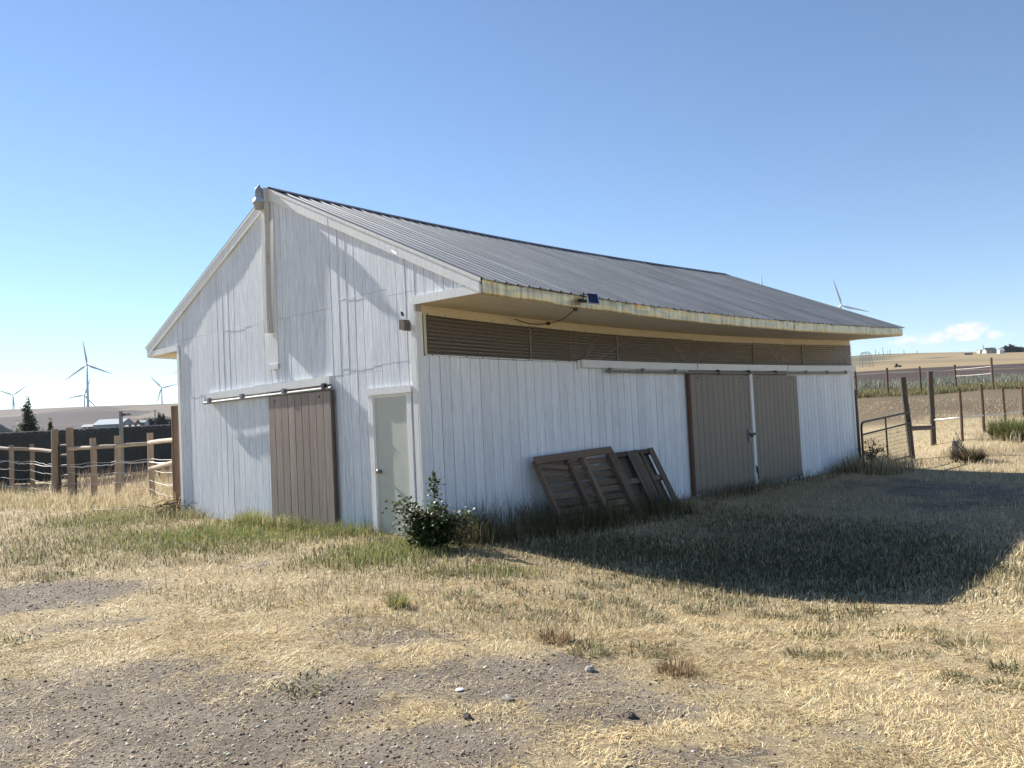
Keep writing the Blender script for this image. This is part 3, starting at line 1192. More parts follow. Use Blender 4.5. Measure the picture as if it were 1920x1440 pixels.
hb = MB().add([(-6.10, -.075, 2.255), (-2.08, -.075, 2.30), (-2.08, -.075, 2.43), (-6.10, -.075, 2.375), (-6.10, -.016, 2.255), (-2.08, -.016, 2.30), (-2.08, -.016, 2.43), (-6.10, -.016, 2.375)],
              [(0, 1, 2, 3), (7, 6, 5, 4), (0, 4, 5, 1), (1, 5, 6, 2), (2, 6, 7, 3), (3, 7, 4, 0)])
hb.build('track_header', TRIM, barn, origin=(-4, -.05, 2.33))
tk = MB().tube([(-6.12, -.105, 2.195), (-1.98, -.105, 2.235)], .024, 10).build('door_track', STEEL, barn, smooth=False, origin=(-4, -.1, 2.2))
for x in (-5.93, -4.72, -3.35, -2.18):
    z = 2.195 + (x + 6.12) / 4.14 * .04
    MB().box(x - .035, x + .035, -.135, -.077, z - .02, z + .085).build('track_bracket', DKSTEEL if x > -2.5 else STEEL, tk, origin=(x, -.1, z))
MB().tube([(-6.08, -.105, 2.2), (-6.08, -.105, 2.30)], .008, 6).build('stop_pin', DKSTEEL, tk, origin=(-6.08, -.1, 2.25))
MB().box(-3.9, -2.1, -.03, -.0165, 2.20, 2.29).build('track_backing', BROWN, barn, origin=(-3, -.02, 2.25))

# entry door
ed = MB().box(DX0 + .02, DX1 - .02, -.010, .030, .03, 2.02).build('entry_door', DOORPAINT, barn, origin=((DX0 + DX1) / 2, 0, 1))
kb = MB().lathe([(.012, 0), (.014, .03), (.032, .04), (.036, .055), (.030, .072), (.012, .078)], n=14)
kb.v = [(a, -c, b_) for a, b_, c in kb.v]
ko = kb.build('door_knob', simple('worn_brass', (.28, .24, .17), .35, .8), ed, smooth=True)
ko.location = Vector((DX0 + .09, -.010, .93)) - world_loc(ed)
kb = MB().lathe([(.034, 0), (.034, .006), (.028, .01)], n=14)
kb.v = [(a, -c, b_) for a, b_, c in kb.v]
ko = kb.build('knob_plate', STEEL, ed)
ko.location = Vector((DX0 + .09, -.0102, .93)) - world_loc(ed)
MB().box(DX0 - .10, DX0 - .002, -.042, -.0165, -.05, 2.06).build('door_jamb', TRIM, barn, origin=(DX0 - .05, -.03, 1))
MB().box(DX0, DX0 + .02, -.03, .03, -.05, 2.04).build('door_stop', TRIM, barn, origin=(DX0, 0, 1))
MB().box(DX1 - .002, DX1 + .10, -.042, -.0165, -.05, 2.06).build('door_jamb', TRIM, barn, origin=(DX1 + .05, -.03, 1))
MB().box(DX0, DX1, -.028, .03, 2.02, 2.062).build('door_head', TRIM, barn, origin=(DX0 + .4, 0, 2.05))
MB().box(DX0 - .16, DX1 + .13, -.060, -.0165, 2.064, 2.165).build('door_cap', TRIM, barn, origin=(DX0 + .4, -.04, 2.1))
MB().box(DX0 - .03, DX1 + .03, -.05, .02, -.06, .025).build('door_sill', OLDPOST, barn, origin=(DX0 + .4, 0, 0))
MB().box(DX0 + .02, DX1, .035, .05, -.05, 2.05).build('door_backing', BLACK, barn, origin=(DX0 + .4, .04, 1))

# side headers, track and sliding doors
for y0, y1, dzz in ((3.61, 7.29, .0), (7.325, 11.28, -.0), (11.31, L + .12, -.005)):
    b = SB()
    for k in range(6):
        b.box(.022, .075, y0 + (y1 - y0) * k / 6, y0 + (y1 - y0) * (k + 1) / 6, 2.482 + dzz, 2.632 + dzz)
    b.done('track_header', TRIM, barn)
pts = [(.105, y, sag(y, 2.425)) for y in np.linspace(4.25, 14.65, 14)]
tk = MB().tube(pts, .023, 10).build('door_track', STEEL, barn, origin=(.1, 9, 2.4))
for y in (4.35, 5.35, 6.45, 8.05, 9.35, 10.6, 12.2, 13.4, 14.55):
    z = sag(y, 2.425)
    MB().box(.076, .135, y - .03, y + .03, z - .028, z + .062).build('track_bracket', STEEL if y < 7 or y > 11.5 else DKSTEEL, tk, origin=(.1, y, z))
b = SB()
b.box(.010, .030, 7.05, 11.22, 2.33, 2.48)
b.done('track_backing', BROWN, barn)
for (y0, y1, nn) in ((SD0, SD1 - .02, 11), (SD1 + .11, SD2, 11)):
    zt = 2.335
    d = MB().box(.040, .058, y0, y1, -.04, zt).build('sliding_door', TAUPE, barn, origin=(.05, (y0 + y1) / 2, 1.1))
    for k in range(nn):
        a0, a1 = y0 + (y1 - y0) * k / nn, y0 + (y1 - y0) * (k + 1) / nn
        sboard(a0 + .005, a1 - .005, -.05, zt, TAUPE, d, .067, 'door_board', .004)
    for y in (y0 + .3, y1 - .3):
        MB().box(.0755, .084, y - .02, y + .02, zt - .07, zt - .04).build('bolt_head', BLACK, d, origin=(.08, y, zt - .05))
    if y0 == SD0:
        rust = wood('rusty_edge', (.16, .085, .055), (.07, .045, .035))
        MB().bar((.062, y0 - .045, -.08), (.062, y0 - .045, 2.36), .05, .085, (0, 1, 0)).build('door_edge', rust, d, origin=(.06, y0 - .04, 1.1))
        MB().box(.078, .10, y1 - .16, y1 - .01, .88, 1.16).build('latch_plate', STEEL, d, origin=(.09, y1 - .08, 1.0))
        MB().box(.1005, .125, y1 - .13, y1 + .10, 1.02, 1.075).build('hasp', BLACK, d, origin=(.11, y1, 1.05))
        MB().tube([(.118, y1 - .05, 1.02), (.118, y1 - .05, .985)], .03, 8).build('padlock', BLACK, d, origin=(.118, y1, 1.0))
    else:
        MB().bar((.085, y0 - .055, -.05), (.085, y0 - .055, 2.36), .115, .045, (1, 0, 0)).build('door_stile', TRIM, d, origin=(.085, y0 - .05, 1.1))
        MB().bar((.113, y0 - .07, .36), (.113, y0 - .06, .20), .02, .02).build('cane_bolt', DKSTEEL, d, origin=(.113, y0 - .06, .3))
        MB().tube([(.118, y0 - .03, .33), (.122, y0 - .02, .05)], .012, 6).build('bolt_rod', DKSTEEL, d, origin=(.118, y0, .2))

# ------------------------------------------------------------------ things fixed to the barn
LX, LY, LZ = -3.775, -.19, 5.41
yl = empty('yard_light', (LX, LY, LZ))
tag(yl, 'grey dusk-to-dawn yard light on a short arm at the barn ridge', 'light')
LAMP = simple('grey_lamp_housing', (.25, .28, .32), .5, .2, .1)
MB().lathe([(.062, .0), (.070, .05), (.068, .115), (.060, .160), (.050, .176), (.02, .18)], (LX, LY, LZ + .195), 16).build('lamp_housing', LAMP, yl, origin=(LX, LY, LZ + .2))
MB().lathe([(.022, 0), (.025, .025), (.018, .042)], (LX + .018, LY, LZ + .375), 10).build('photocell', LAMP, yl, origin=(LX, LY, LZ + .38))
MB().lathe([(.112, .0), (.108, .017), (.078, .08), (.062, .088)], (LX, LY, LZ + .115), 20).build('reflector_skirt', simple('lamp_skirt', (.45, .49, .55), .4, .3, .05), yl, origin=(LX, LY, LZ + .12))
LENS, t, p = mat('frosted_lamp_lens')
p.inputs['Base Color'].default_value = (.30, .285, .245, 1)
p.inputs['Roughness'].default_value = .4
MB().lathe([(.066, .0), (.078, .012), (.094, .075), (.106, .1135)], (LX, LY, LZ), 20).build('lamp_lens', LENS, yl, origin=(LX, LY, LZ))
MB().tube([(LX, LY + .04, LZ + .23), (LX + .003, LY + .07, LZ + .24), (LX + .006, LY + .11, LZ + .22)], .017, 10).build('arm', STEEL, yl, origin=(LX, LY + .05, LZ + .23))
MB().tube([(LX + .04, LY + .07, LZ + .2), (LX + .05, LY + .03, LZ + .08), (LX + .055, LY + .08, LZ - .03)], .005, 6).build('supply_wire', BLACK, yl, origin=(LX, LY, LZ + .1))

al = empty('wall_floodlight', (-.14, -.05, 2.95))
tag(al, 'small brown box light on the gable beside the near corner', 'light')
b = MB().prism([(-.20, 2.96), (-.085, 2.93), (-.08, 3.05), (-.10, 3.09), (-.195, 3.10)], 1, -.16, -.05)
b.build('lamp_body', BROWNPLASTIC, al, origin=(-.14, -.1, 3.0))
MB().box(-.16, -.11, -.052, -.041, 2.99, 3.06).build('mount_plate', BROWNPLASTIC, al, origin=(-.14, -.045, 3.02))
b = MB().prism([(-.225, 3.165), (-.195, 3.155), (-.215, 3.215), (-.24, 3.225)], 1, -.09, -.06)
b.build('sensor_head', BLACK, al, origin=(-.21, -.07, 3.19))
MB().tube([(-.15, -.06, 3.09), (-.155, -.07, 3.19), (-.185, -.05, 3.24)], .005, 5).build('wire', TRIM, al, origin=(-.16, -.06, 3.15))

# solar lamp under the eave
spn = empty('solar_lamp', (OV + .05, 2.1, 3.35))
tag(spn, 'small blue solar panel with black lamp head on the beige fascia', 'solar lamp')
SOLAR, t, p = mat('solar_cells')
p.inputs['Base Color'].default_value = (.012, .02, .055, 1)
p.inputs['Roughness'].default_value = .18
cpt = Vector((OV + .17, 2.10, 3.325))
u = Vector((.55, .75, -.10)).normalized()
v = Vector((.55, -.35, -.75)).normalized()
v = (v - u * v.dot(u)).normalized()
nrm = u.cross(v).normalized()


def slab(c, u, v, n, a, b_, th):
    P = [c + u * (i * a) + v * (j * b_) + n * (k * th) for k in (-1, 1) for i, j in ((-1, -1), (1, -1), (1, 1), (-1, 1))]
    return MB().add(P, [(3, 2, 1, 0), (4, 5, 6, 7), (0, 1, 5, 4), (1, 2, 6, 5), (2, 3, 7, 6), (3, 0, 4, 7)])


slab(cpt, u, v, nrm, .085, .115, .008).build('panel_frame', simple('white_frame', (.6, .6, .6), .4, .3), spn, origin=tuple(cpt))
for s3 in (1, -1):
    slab(cpt + nrm * (.0095 * s3), u, v, nrm, .074, .104, .0012).build('solar_cell', SOLAR, spn, origin=tuple(cpt))
MB().tube([(OV + .02, 2.04, 3.40), (OV + .10, 2.05, 3.40), tuple(cpt)], .012, 8).build('bracket', DKSTEEL, spn, origin=(OV + .1, 2.05, 3.44))
MB().tube([(OV + .06, 2.02, 3.43), (OV + .07, 1.99, 3.32)], .010, 6).build('drop_rod', BLACK, spn, origin=(OV + .06, 2, 3.38))
slab(Vector((OV + .07, 1.98, 3.30)), Vector((0, 1, 0)), Vector((1, 0, -.3)).normalized(), Vector((.3, 0, 1)).normalized(), .055, .04, .025).build('lamp_head', BLACK, spn, origin=(OV + .07, 1.98, 3.3))
slab(Vector((OV - .02, 1.93, 3.215)), Vector((.2, .9, -.4)).normalized(), Vector((1, -.2, 0)).normalized(), Vector((.1, .4, .9)).normalized(), .03, .02, .055).build('sensor_head', BLACK, spn, origin=(OV, 1.93, 3.2))
cpts = []
for k in range(13):
    s4 = k / 12
    a = Vector((OV - .03, 1.92, 3.19))
    b4 = Vector((.05, 2.82, 3.17))
    q = a.lerp(b4, s4)
    q.z -= .10 * 4 * s4 * (1 - s4) * .5
    cpts.append(q)
for k in range(1, 9):
    s4 = k / 8
    a = Vector((.05, 2.82, 3.17))
    b4 = Vector((.04, 2.0, sag(2.0, 3.27)))
    q = a.lerp(b4, s4)
    q.z -= .05 * 4 * s4 * (1 - s4)
    cpts.append(q)
MB().tube(cpts, .007, 6).build('cable', BLACK, spn, origin=(.7, 2.2, 3.2))
MB().box(.018, .05, 2.79, 2.85, 3.14, 3.19).build('cable_clip', BLACK, spn, origin=(.03, 2.8, 3.16))

# ------------------------------------------------------------------ pallets against the side wall
pl = empty('pallet', (.40, 3.1, h1(.4, 3.1)))
tag(pl, 'wide weathered pallet leaning on the wall with its underside stringers showing', 'pallet', 'old pallets leaning on the barn wall')


def lean(y, s, off, b=(.68, -.14), tp=(.13, .95), n=(.86, .50)):
    """point on a leaning frame: s 0 bottom .. 1 top, off away from the wall"""
    return Vector((b[0] + (tp[0] - b[0]) * s + n[0] * off, y, b[1] + (tp[1] - b[1]) * s + n[1] * off))


NRM = (.86, 0, .50)
ya, yb = 2.12, 4.12
for k in range(9):                                  # deck boards, back face
    s0 = .04 + k * .108
    yy0 = ya + .06 + rb.uniform(-.02, .02)
    b = MB().bar(lean(yy0, s0, -.02 + rb.uniform(-.004, .004)), lean(yb - .05 + rb.uniform(-.04, .02), s0 + rb.uniform(-.008, .008), -.02), .10, .018, NRM, .004)
    b.build('deck_board', PALLET, pl, origin=lean((ya + yb) / 2, s0, 0))
for y, wd, dy in ((ya + .04, .07, 0), (ya + .80, .075, .04), (ya + 1.20, .08, .03), (yb - .06, .09, .05)):
    b = MB().bar(lean(y + dy, -.02, .04), lean(y, .97, .04), wd, .085, NRM, .004)
    b.build('stringer', PALLET, pl, origin=lean(y, .5, .04))
b = MB().bar(lean(ya - .02, .955, .092), lean(yb + .03, 1.01, .092), .13, .022, NRM, .004)
b.build('lead_board', PALLET, pl, origin=lean(3.1, .98, .09))
b = MB().bar(lean(ya + .05, .90, .03), lean(ya + .72, .82, .05), .07, .03, NRM, .004)
b.build('broken_slat', PALLET, pl, origin=lean(ya + .4, .86, .03))
b = MB().add([lean(3.30, 1.0, -.03), lean(3.48, 1.0, -.03), lean(3.50, 1.10, -.03), lean(3.30, 1.0, -.05), lean(3.48, 1.0, -.05), lean(3.50, 1.10, -.05)],
             [(0, 1, 2), (5, 4, 3), (0, 3, 4, 1), (1, 4, 5, 2), (2, 5, 3, 0)])
b.build('splintered_board', PALLET2, pl, origin=lean(3.4, 1.0, -.03))

p2 = empty('pallet', (.4, 4.8, h1(.4, 4.8)))
tag(p2, 'dark pallet of upright boards with gaps, right of the stringer pallet', 'pallet', 'old pallets leaning on the barn wall')
for y, wd, s1 in ((4.22, .10, .97), (4.66, .10, .98), (4.765, .10, .985), (4.87, .095, .99), (5.02, .06, .95), (5.36, .16, 1.0)):
    b = MB().bar(lean(y + .03 * rb.random(), -.03, .03), lean(y, s1, .03), wd, .02, NRM, .005)
    b.build('deck_board', PALLET2, p2, origin=lean(y, .5, .03))
for s0, o4 in ((.08, -.02), (.52, -.02), (.95, -.02)):
    b = MB().bar(lean(4.15, s0, o4), lean(5.44, s0 + .01, o4), .09, .07, NRM, .004)
    b.build('stringer', PALLET2, p2, origin=lean(4.8, s0, o4))
for y in (4.26, 4.36, 4.46, 4.56, 4.68, 4.79, 4.90, 5.03, 5.12, 5.22, 5.31):
    b = MB().bar(lean(y, 0, -.07), lean(y, .94, -.07), .10, .016, NRM, .006)
    b.build('back_board', PALLET2, p2, origin=lean(y, .5, -.07))

#STUFF#
# ------------------------------------------------------------------ leaves and blades (numpy)
def blade_arrays(pos, ln, wd, az, lean_, curl, c0, c1):
    n = len(pos)
    hx, hy = np.cos(az), np.sin(az)
    w2 = RNG.normal(0, .5, n)
    sx, sy = np.cos(az + math.pi / 2 + w2 * .6), np.sin(az + math.pi / 2 + w2 * .6)
    m = pos + (ln * .55)[:, None] * np.c_[hx * np.sin(lean_), hy * np.sin(lean_), np.cos(lean_)]
    l2 = lean_ + curl
    tp = m + (ln * .45)[:, None] * np.c_[hx * np.sin(l2), hy * np.sin(l2), np.cos(l2)]
    s = np.c_[sx, sy, np.zeros(n)]
    V = np.empty((n, 5, 3))
    V[:, 0] = pos - s * (wd * .5)[:, None]
    V[:, 1] = pos + s * (wd * .5)[:, None]
    V[:, 2] = m - s * (wd * .42)[:, None]
    V[:, 3] = m + s * (wd * .42)[:, None]
    V[:, 4] = tp
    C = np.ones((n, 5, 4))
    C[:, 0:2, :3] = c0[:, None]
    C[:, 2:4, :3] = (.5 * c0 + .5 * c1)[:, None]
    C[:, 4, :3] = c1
    return V.reshape(-1, 3), C.reshape(-1, 4)


def blade_mesh(name, V, C, m):
    n = len(V) // 5
    me = bpy.data.meshes.new(name)
    me.vertices.add(n * 5)
    me.vertices.foreach_set('co', V.astype(np.float32).ravel())
    b = (np.arange(n) * 5)[:, None]
    loops = np.hstack([b + 0, b + 1, b + 3, b + 2, b + 2, b + 3, b + 4]).astype(np.int32).ravel()
    me.loops.add(n * 7)
    me.loops.foreach_set('vertex_index', loops)
    me.polygons.add(n * 2)
    st = np.empty((n, 2), np.int32)
    st[:, 0] = np.arange(n) * 7
    st[:, 1] = np.arange(n) * 7 + 4
    me.polygons.foreach_set('loop_start', st.ravel())
    at = me.color_attributes.new('tint', 'FLOAT_COLOR', 'POINT')
    at.data.foreach_set('color', C.astype(np.float32).ravel())
    me.materials.append(m)
    me.update(calc_edges=True)
    me.validate()
    return me


def pal(cols, n, jit=.14):
    cols = np.array(cols)
    c = cols[RNG.integers(0, len(cols), n)]
    return np.clip(c * (1 + RNG.normal(0, jit, (n, 1))) * (1 + RNG.normal(0, .04, (n, 3))), .01, .9)


STRAW = [(.72, .60, .39), (.64, .51, .31), (.80, .70, .50), (.56, .43, .25), (.74, .63, .42), (.46, .345, .20)]
GREENS = [(.14, .195, .05), (.20, .25, .07), (.28, .30, .095), (.35, .335, .12), (.45, .39, .18)]
OLIVE = [(.085, .088, .04), (.12, .115, .055), (.175, .155, .085), (.065, .07, .032), (.25, .205, .12)]  # lee grass is greener; tones also darkened to deepen the barn's shade


def outside_barn(x, y, mg=.02):
    return ~((x > -W - mg) & (x < mg) & (y > -mg) & (y < L + mg))


def fan_pts(n, r0, r1, a0=-42, a1=52, p=1.0):
    """points in the yard; even per area for p=1, thinner with distance for p<1"""
    q = p + 1
    r = (r0 ** q + (r1 ** q - r0 ** q) * RNG.random(n)) ** (1 / q) if abs(q) > 1e-3 else r0 * (r1 / r0) ** RNG.random(n)
    a = np.radians(RNG.uniform(a0, a1, n)) + YAW
    return CAM[0] - np.sin(a) * r, CAM[1] + np.cos(a) * r, r


def stuff(name, parts, m, label=None, cat=None):
    V = np.vstack([p_[0] for p_ in parts])
    C = np.vstack([p_[1] for p_ in parts])
    o = bpy.data.objects.new(name, blade_mesh(name, V, C, m))
    COL.objects.link(o)
    tag(o, label, cat, kind='stuff')
    return o


def P3(x, y, dz=0.0):
    return np.c_[x, y, H(x, y) + dz]


# trodden straw and short dry grass
parts = []
for n, r0, r1, p_, wk in ((310000, 2.0, 8.0, .6, .72), (235000, 8.0, 26.0, -.6, 1.35)):
    x, y, r = fan_pts(n, r0, r1, p=p_)
    st, gr = cover(x, y)
    ok = outside_barn(x, y) & (RNG.random(n) < np.clip(.10 + 1.0 * st ** 1.5, 0, 1) * (.35 + 1.3 * sstep(.35, .65, fbm(x, y, .16, 91, 2))) * (1 - .6 * gr))
    x, y, r, st = x[ok], y[ok], r[ok], st[ok]
    k = len(x)
    ln = np.clip(RNG.lognormal(math.log(.042), .5, k), .012, .12) * (1 + .02 * r) * (.45 + .55 * st)
    flat = RNG.random(k) < .80
    le = np.where(flat, RNG.uniform(1.15, 1.56, k), RNG.uniform(.3, 1.1, k))
    tn = pal(STRAW + [(.30, .21, .12), (.24, .19, .11)], k, .2) * (.86 + .52 * fbm(x, y, .5, 71, 3))[:, None] * np.array([1.03, 1.0, .88])
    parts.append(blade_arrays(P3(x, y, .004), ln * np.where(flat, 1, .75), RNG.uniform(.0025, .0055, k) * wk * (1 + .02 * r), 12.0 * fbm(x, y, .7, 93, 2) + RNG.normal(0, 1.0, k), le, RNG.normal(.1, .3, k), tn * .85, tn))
# rougher standing dry grass in drifts
n = 160000
x, y, r = fan_pts(n, 5.5, 30, p=-.4)
st, gr = cover(x, y)
dr_ = sstep(.46, .66, fbm(x, y, .9, 81, 3)) * (r > 6.5) + .35 * sstep(9, 12, r)
ok = outside_barn(x, y) & (RNG.random(n) < st * np.clip(dr_, 0, 1) * (1 - .7 * gr))
x, y, r = x[ok], y[ok], r[ok]
k = len(x)
tn = pal(STRAW + [(.38, .34, .17), (.30, .29, .13)], k) * .92
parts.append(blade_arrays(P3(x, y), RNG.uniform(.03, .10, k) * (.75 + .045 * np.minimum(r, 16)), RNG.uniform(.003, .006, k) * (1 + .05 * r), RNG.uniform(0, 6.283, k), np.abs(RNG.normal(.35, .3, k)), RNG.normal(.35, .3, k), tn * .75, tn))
stuff('dry_grass', parts, STRAWM, 'bleached dry grass and straw covering the yard', 'grass')

# green grass: along the gable, round the bramble and in the barn's shade
parts = []
n = 300000
x, y, r = fan_pts(n, 6.5, 27, p=-.5)
st, gr = cover(x, y)
ok = outside_barn(x, y) & (RNG.random(n) < np.clip(gr * 1.2, 0, 1))
x, y, r, gr = x[ok], y[ok], r[ok], gr[ok]
k = len(x)
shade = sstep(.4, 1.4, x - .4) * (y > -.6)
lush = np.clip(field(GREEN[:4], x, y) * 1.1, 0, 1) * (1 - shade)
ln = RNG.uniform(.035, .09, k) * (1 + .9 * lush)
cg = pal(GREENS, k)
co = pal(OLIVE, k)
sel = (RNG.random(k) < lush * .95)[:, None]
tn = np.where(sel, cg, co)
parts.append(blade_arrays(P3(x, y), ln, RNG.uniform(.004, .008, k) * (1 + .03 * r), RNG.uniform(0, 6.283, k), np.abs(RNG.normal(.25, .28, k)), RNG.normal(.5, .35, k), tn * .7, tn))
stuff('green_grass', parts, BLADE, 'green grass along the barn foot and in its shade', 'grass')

# tall weeds and rank grass
parts = []


def rank(n, xs, ys, l0, l1, w0, cols, keep=1.0, le=.22, seed=5, cl=.5, ns=.5):
    x, y = RNG.uniform(*xs, n), RNG.uniform(*ys, n)
    k = fbm(x, y, ns, seed, 3)
    ok = outside_barn(x, y) & (RNG.random(n) < keep * sstep(.3, .62, k))
    x, y, k = x[ok], y[ok], k[ok]
    m = len(x)
    tn = pal(cols, m)
    parts.append(blade_arrays(P3(x, y, -.01), RNG.uniform(l0, l1, m) * (.6 + .8 * k), RNG.uniform(.7, 1.3, m) * w0, RNG.uniform(0, 6.283, m), np.abs(RNG.normal(le, .2, m)), RNG.normal(cl, .3, m), tn * .7, tn))


DRYW = [(.30, .235, .15), (.22, .17, .11), (.40, .32, .2), (.14, .14, .07)]
DARKW = [(.09, .10, .04), (.14, .13, .06), (.22, .18, .10), (.07, .075, .03)]
rank(5200, (.02, 1.3), (-.25, 5.6), .18, .48, .007, DARKW, 1, .25, 5)
rank(1500, (.02, .9), (.5, 5.2), .35, .72, .005, DRYW, 1, .2, 6, .4)
rank(2600, (.02, .75), (5.2, 15.1), .12, .36, .007, DARKW + DRYW, 1, .25, 7)
rank(2600, (.15, 1.6), (13.2, 15.6), .25, .62, .007, STRAW[:4] + OLIVE[:2], 1, .3, 8)
rank(2200, (-7.6, -.9), (-.38, -.02), .10, .30, .006, GREENS, 1, .3, 9)
rank(1100, (-4.6, -3.0), (-.45, -.05), .18, .38, .006, GREENS + STRAW[:2], 1, .3, 10)
rank(900, (-8.2, -6.2), (-1.2, .0), .15, .38, .006, GREENS[1:] + STRAW, 1, .4, 12)
# left paddock and along the rail fence
rank(16000, (-26, -8.6), (-.2, 9.0), .18, .50, .010, STRAW + [(.42, .31, .17)], 1, .3, 13, .5, 1.2)
rank(5000, (-23, -9), (-1.2, 1.8), .10, .30, .010, STRAW + GREENS[2:], 1, .3, 14, .5, 1.0)
rank(2600, (-24.8, -19), (3, 9.5), .4, .8, .012, [(.42, .33, .24), (.5, .4, .28), (.34, .25, .17)], 1, .3, 15, .3, 1.0)
# beyond the gate on the right
rank(9000, (.6, 9.5), (19.5, 29), .20, .58, .011, STRAW, 1, .3, 16, .5, 1.6)
rank(9000, (-4, 3), (17.5, 34), .06, .2, .012, STRAW, 1, .4, 17, .5, 1.4)
rank(5000, (1.5, 10), (16.8, 24), .08, .25, .010, STRAW, 1, .4, 18, .5, .9)
rank(9000, (-11, 2), (32, 41), .05, .16, .016, STRAW + [(.25, .19, .13)], .7, .5, 19, .5, 1.4)
stuff('tall_grass', parts, BLADE, 'tall rank dry grass and weeds along walls and fences', 'grass')

parts = []
n = 16000
dpt = RNG.uniform(50.5, 59.5, n)
lt = RNG.uniform(.33, .66, n) * dpt
x = CAM[0] - math.sin(YAW) * dpt + math.cos(YAW) * lt
y = CAM[1] + math.cos(YAW) * dpt + math.sin(YAW) * lt
tn = pal([(.27, .23, .11), (.19, .19, .08), (.36, .29, .16), (.14, .15, .065)], n)
parts.append(blade_arrays(P3(x, y), RNG.uniform(.18, .48, n) * (.5 + fbm(x, y, 2, 3)), RNG.uniform(.02, .04, n), RNG.uniform(0, 6.283, n), np.abs(RNG.normal(.3, .2, n)), RNG.normal(.3, .3, n), tn * .7, tn))
stuff('verge_grass', parts, BLADE, 'yellow-green verge grass under the far fence', 'grass')
parts = []
n = 20000
dpt = RNG.uniform(58, 74, n)
lt = RNG.uniform(.33, .68, n) * dpt
x = CAM[0] - math.sin(YAW) * dpt + math.cos(YAW) * lt
y = CAM[1] + math.cos(YAW) * dpt + math.sin(YAW) * lt
k = fbm(x, y, 3.2, 9, 3)
ok = RNG.random(n) < sstep(.36, .56, k)
x, y, k = x[ok], y[ok], k[ok]
n = len(x)
tn = pal([(.20, .215, .17), (.27, .28, .22), (.14, .15, .11), (.33, .32, .24)], n)
parts.append(blade_arrays(P3(x, y), RNG.uniform(.35, 1.0, n) * (.5 + k), RNG.uniform(.03, .07, n), RNG.uniform(0, 6.283, n), np.abs(RNG.normal(.5, .3, n)), RNG.normal(.2, .3, n), tn * .75, tn))
stuff('sagebrush', parts, BLADE, 'grey-green sagebrush strip between the far fence and the ploughed field', 'sagebrush')


# pebbles on the bare earth
def pebbles(name, x, y, sz, cols, label, cat):
    n = len(x)
    base = np.array([(1, 0, 0), (0, 1, 0), (-1, 0, 0), (0, -1, 0), (0, 0, 1), (0, 0, -1)], float)
    V = base[None] * (1 + RNG.normal(0, .22, (n, 6, 1)))
    V = V * np.stack([sz, sz * RNG.uniform(.55, 1, n), sz * RNG.uniform(.35, .7, n)], -1)[:, None]
    a = RNG.uniform(0, 6.283, n)
    ca, sa = np.cos(a)[:, None], np.sin(a)[:, None]
    V = np.stack([V[..., 0] * ca - V[..., 1] * sa, V[..., 0] * sa + V[..., 1] * ca, V[..., 2] + V[..., 0] * RNG.normal(0, .25, (n, 1))], -1)
    V += np.c_[x, y, H(x, y) + sz * .1][:, None]
    F = np.array([(0, 1, 4), (1, 2, 4), (2, 3, 4), (3, 0, 4), (1, 0, 5), (2, 1, 5), (3, 2, 5), (0, 3, 5)])
    T = (np.arange(n) * 6)[:, None, None] + F[None]
    me = bpy.data.meshes.new(name)
    me.vertices.add(n * 6)
    me.vertices.foreach_set('co', V.astype(np.float32).ravel())
    me.loops.add(n * 24)
    me.loops.foreach_set('vertex_index', T.astype(np.int32).ravel())
    me.polygons.add(n * 8)
    me.polygons.foreach_set('loop_start', np.arange(n * 8, dtype=np.int32) * 3)
    C = np.ones((n, 6, 4))
    C[..., :3] = pal(cols, n, .2)[:, None]
    at = me.color_attributes.new('tint', 'FLOAT_COLOR', 'POINT')
    at.data.foreach_set('color', C.astype(np.float32).ravel())
    me.materials.append(STONE)
    me.update(calc_edges=True)
    o = bpy.data.objects.new(name, me)
    COL.objects.link(o)
    tag(o, label, cat, kind='stuff')


n = 220000
x, y, r = fan_pts(n, 2.5, 15, p=.2)
st, gr = cover(x, y)
ok = outside_barn(x, y) & (RNG.random(n) < .06 + .75 * (1 - st) ** 1.2) & (gr < .3)
x, y, r = x[ok], y[ok], r[ok]
sz = np.clip(RNG.lognormal(math.log(.0045), .55, len(x)), .0022, .015) * (1 + .03 * r)
pebbles('gravel', x, y, sz, [(.29, .24, .185), (.40, .34, .27), (.15, .118, .088), (.52, .46, .37), (.07, .055, .042), (.23, .188, .145)], 'small grey-brown gravel scattered over the bare earth', 'gravel')

# a few stones one can pick out
b0 = MB()
rs = random.Random(4)


def stone_mesh(seed, m):
    r5 = random.Random(seed)
    V, F = [], []
    for i in range(6):
        ph = math.pi * i / 5
        for k in range(8):
            th = 2 * math.pi * k / 8
            q = 1 + r5.uniform(-.18, .18)
            V.append((math.sin(ph) * math.cos(th) * q, math.sin(ph) * math.sin(th) * q * .8, math.cos(ph) * q * .55))
    for i in range(5):
        for k in range(8):
            F.append((i * 8 + k, i * 8 + (k + 1) % 8, i * 8 + 8 + (k + 1) % 8, i * 8 + 8 + k))
    return MB().add(V, F).mesh('stone', m)


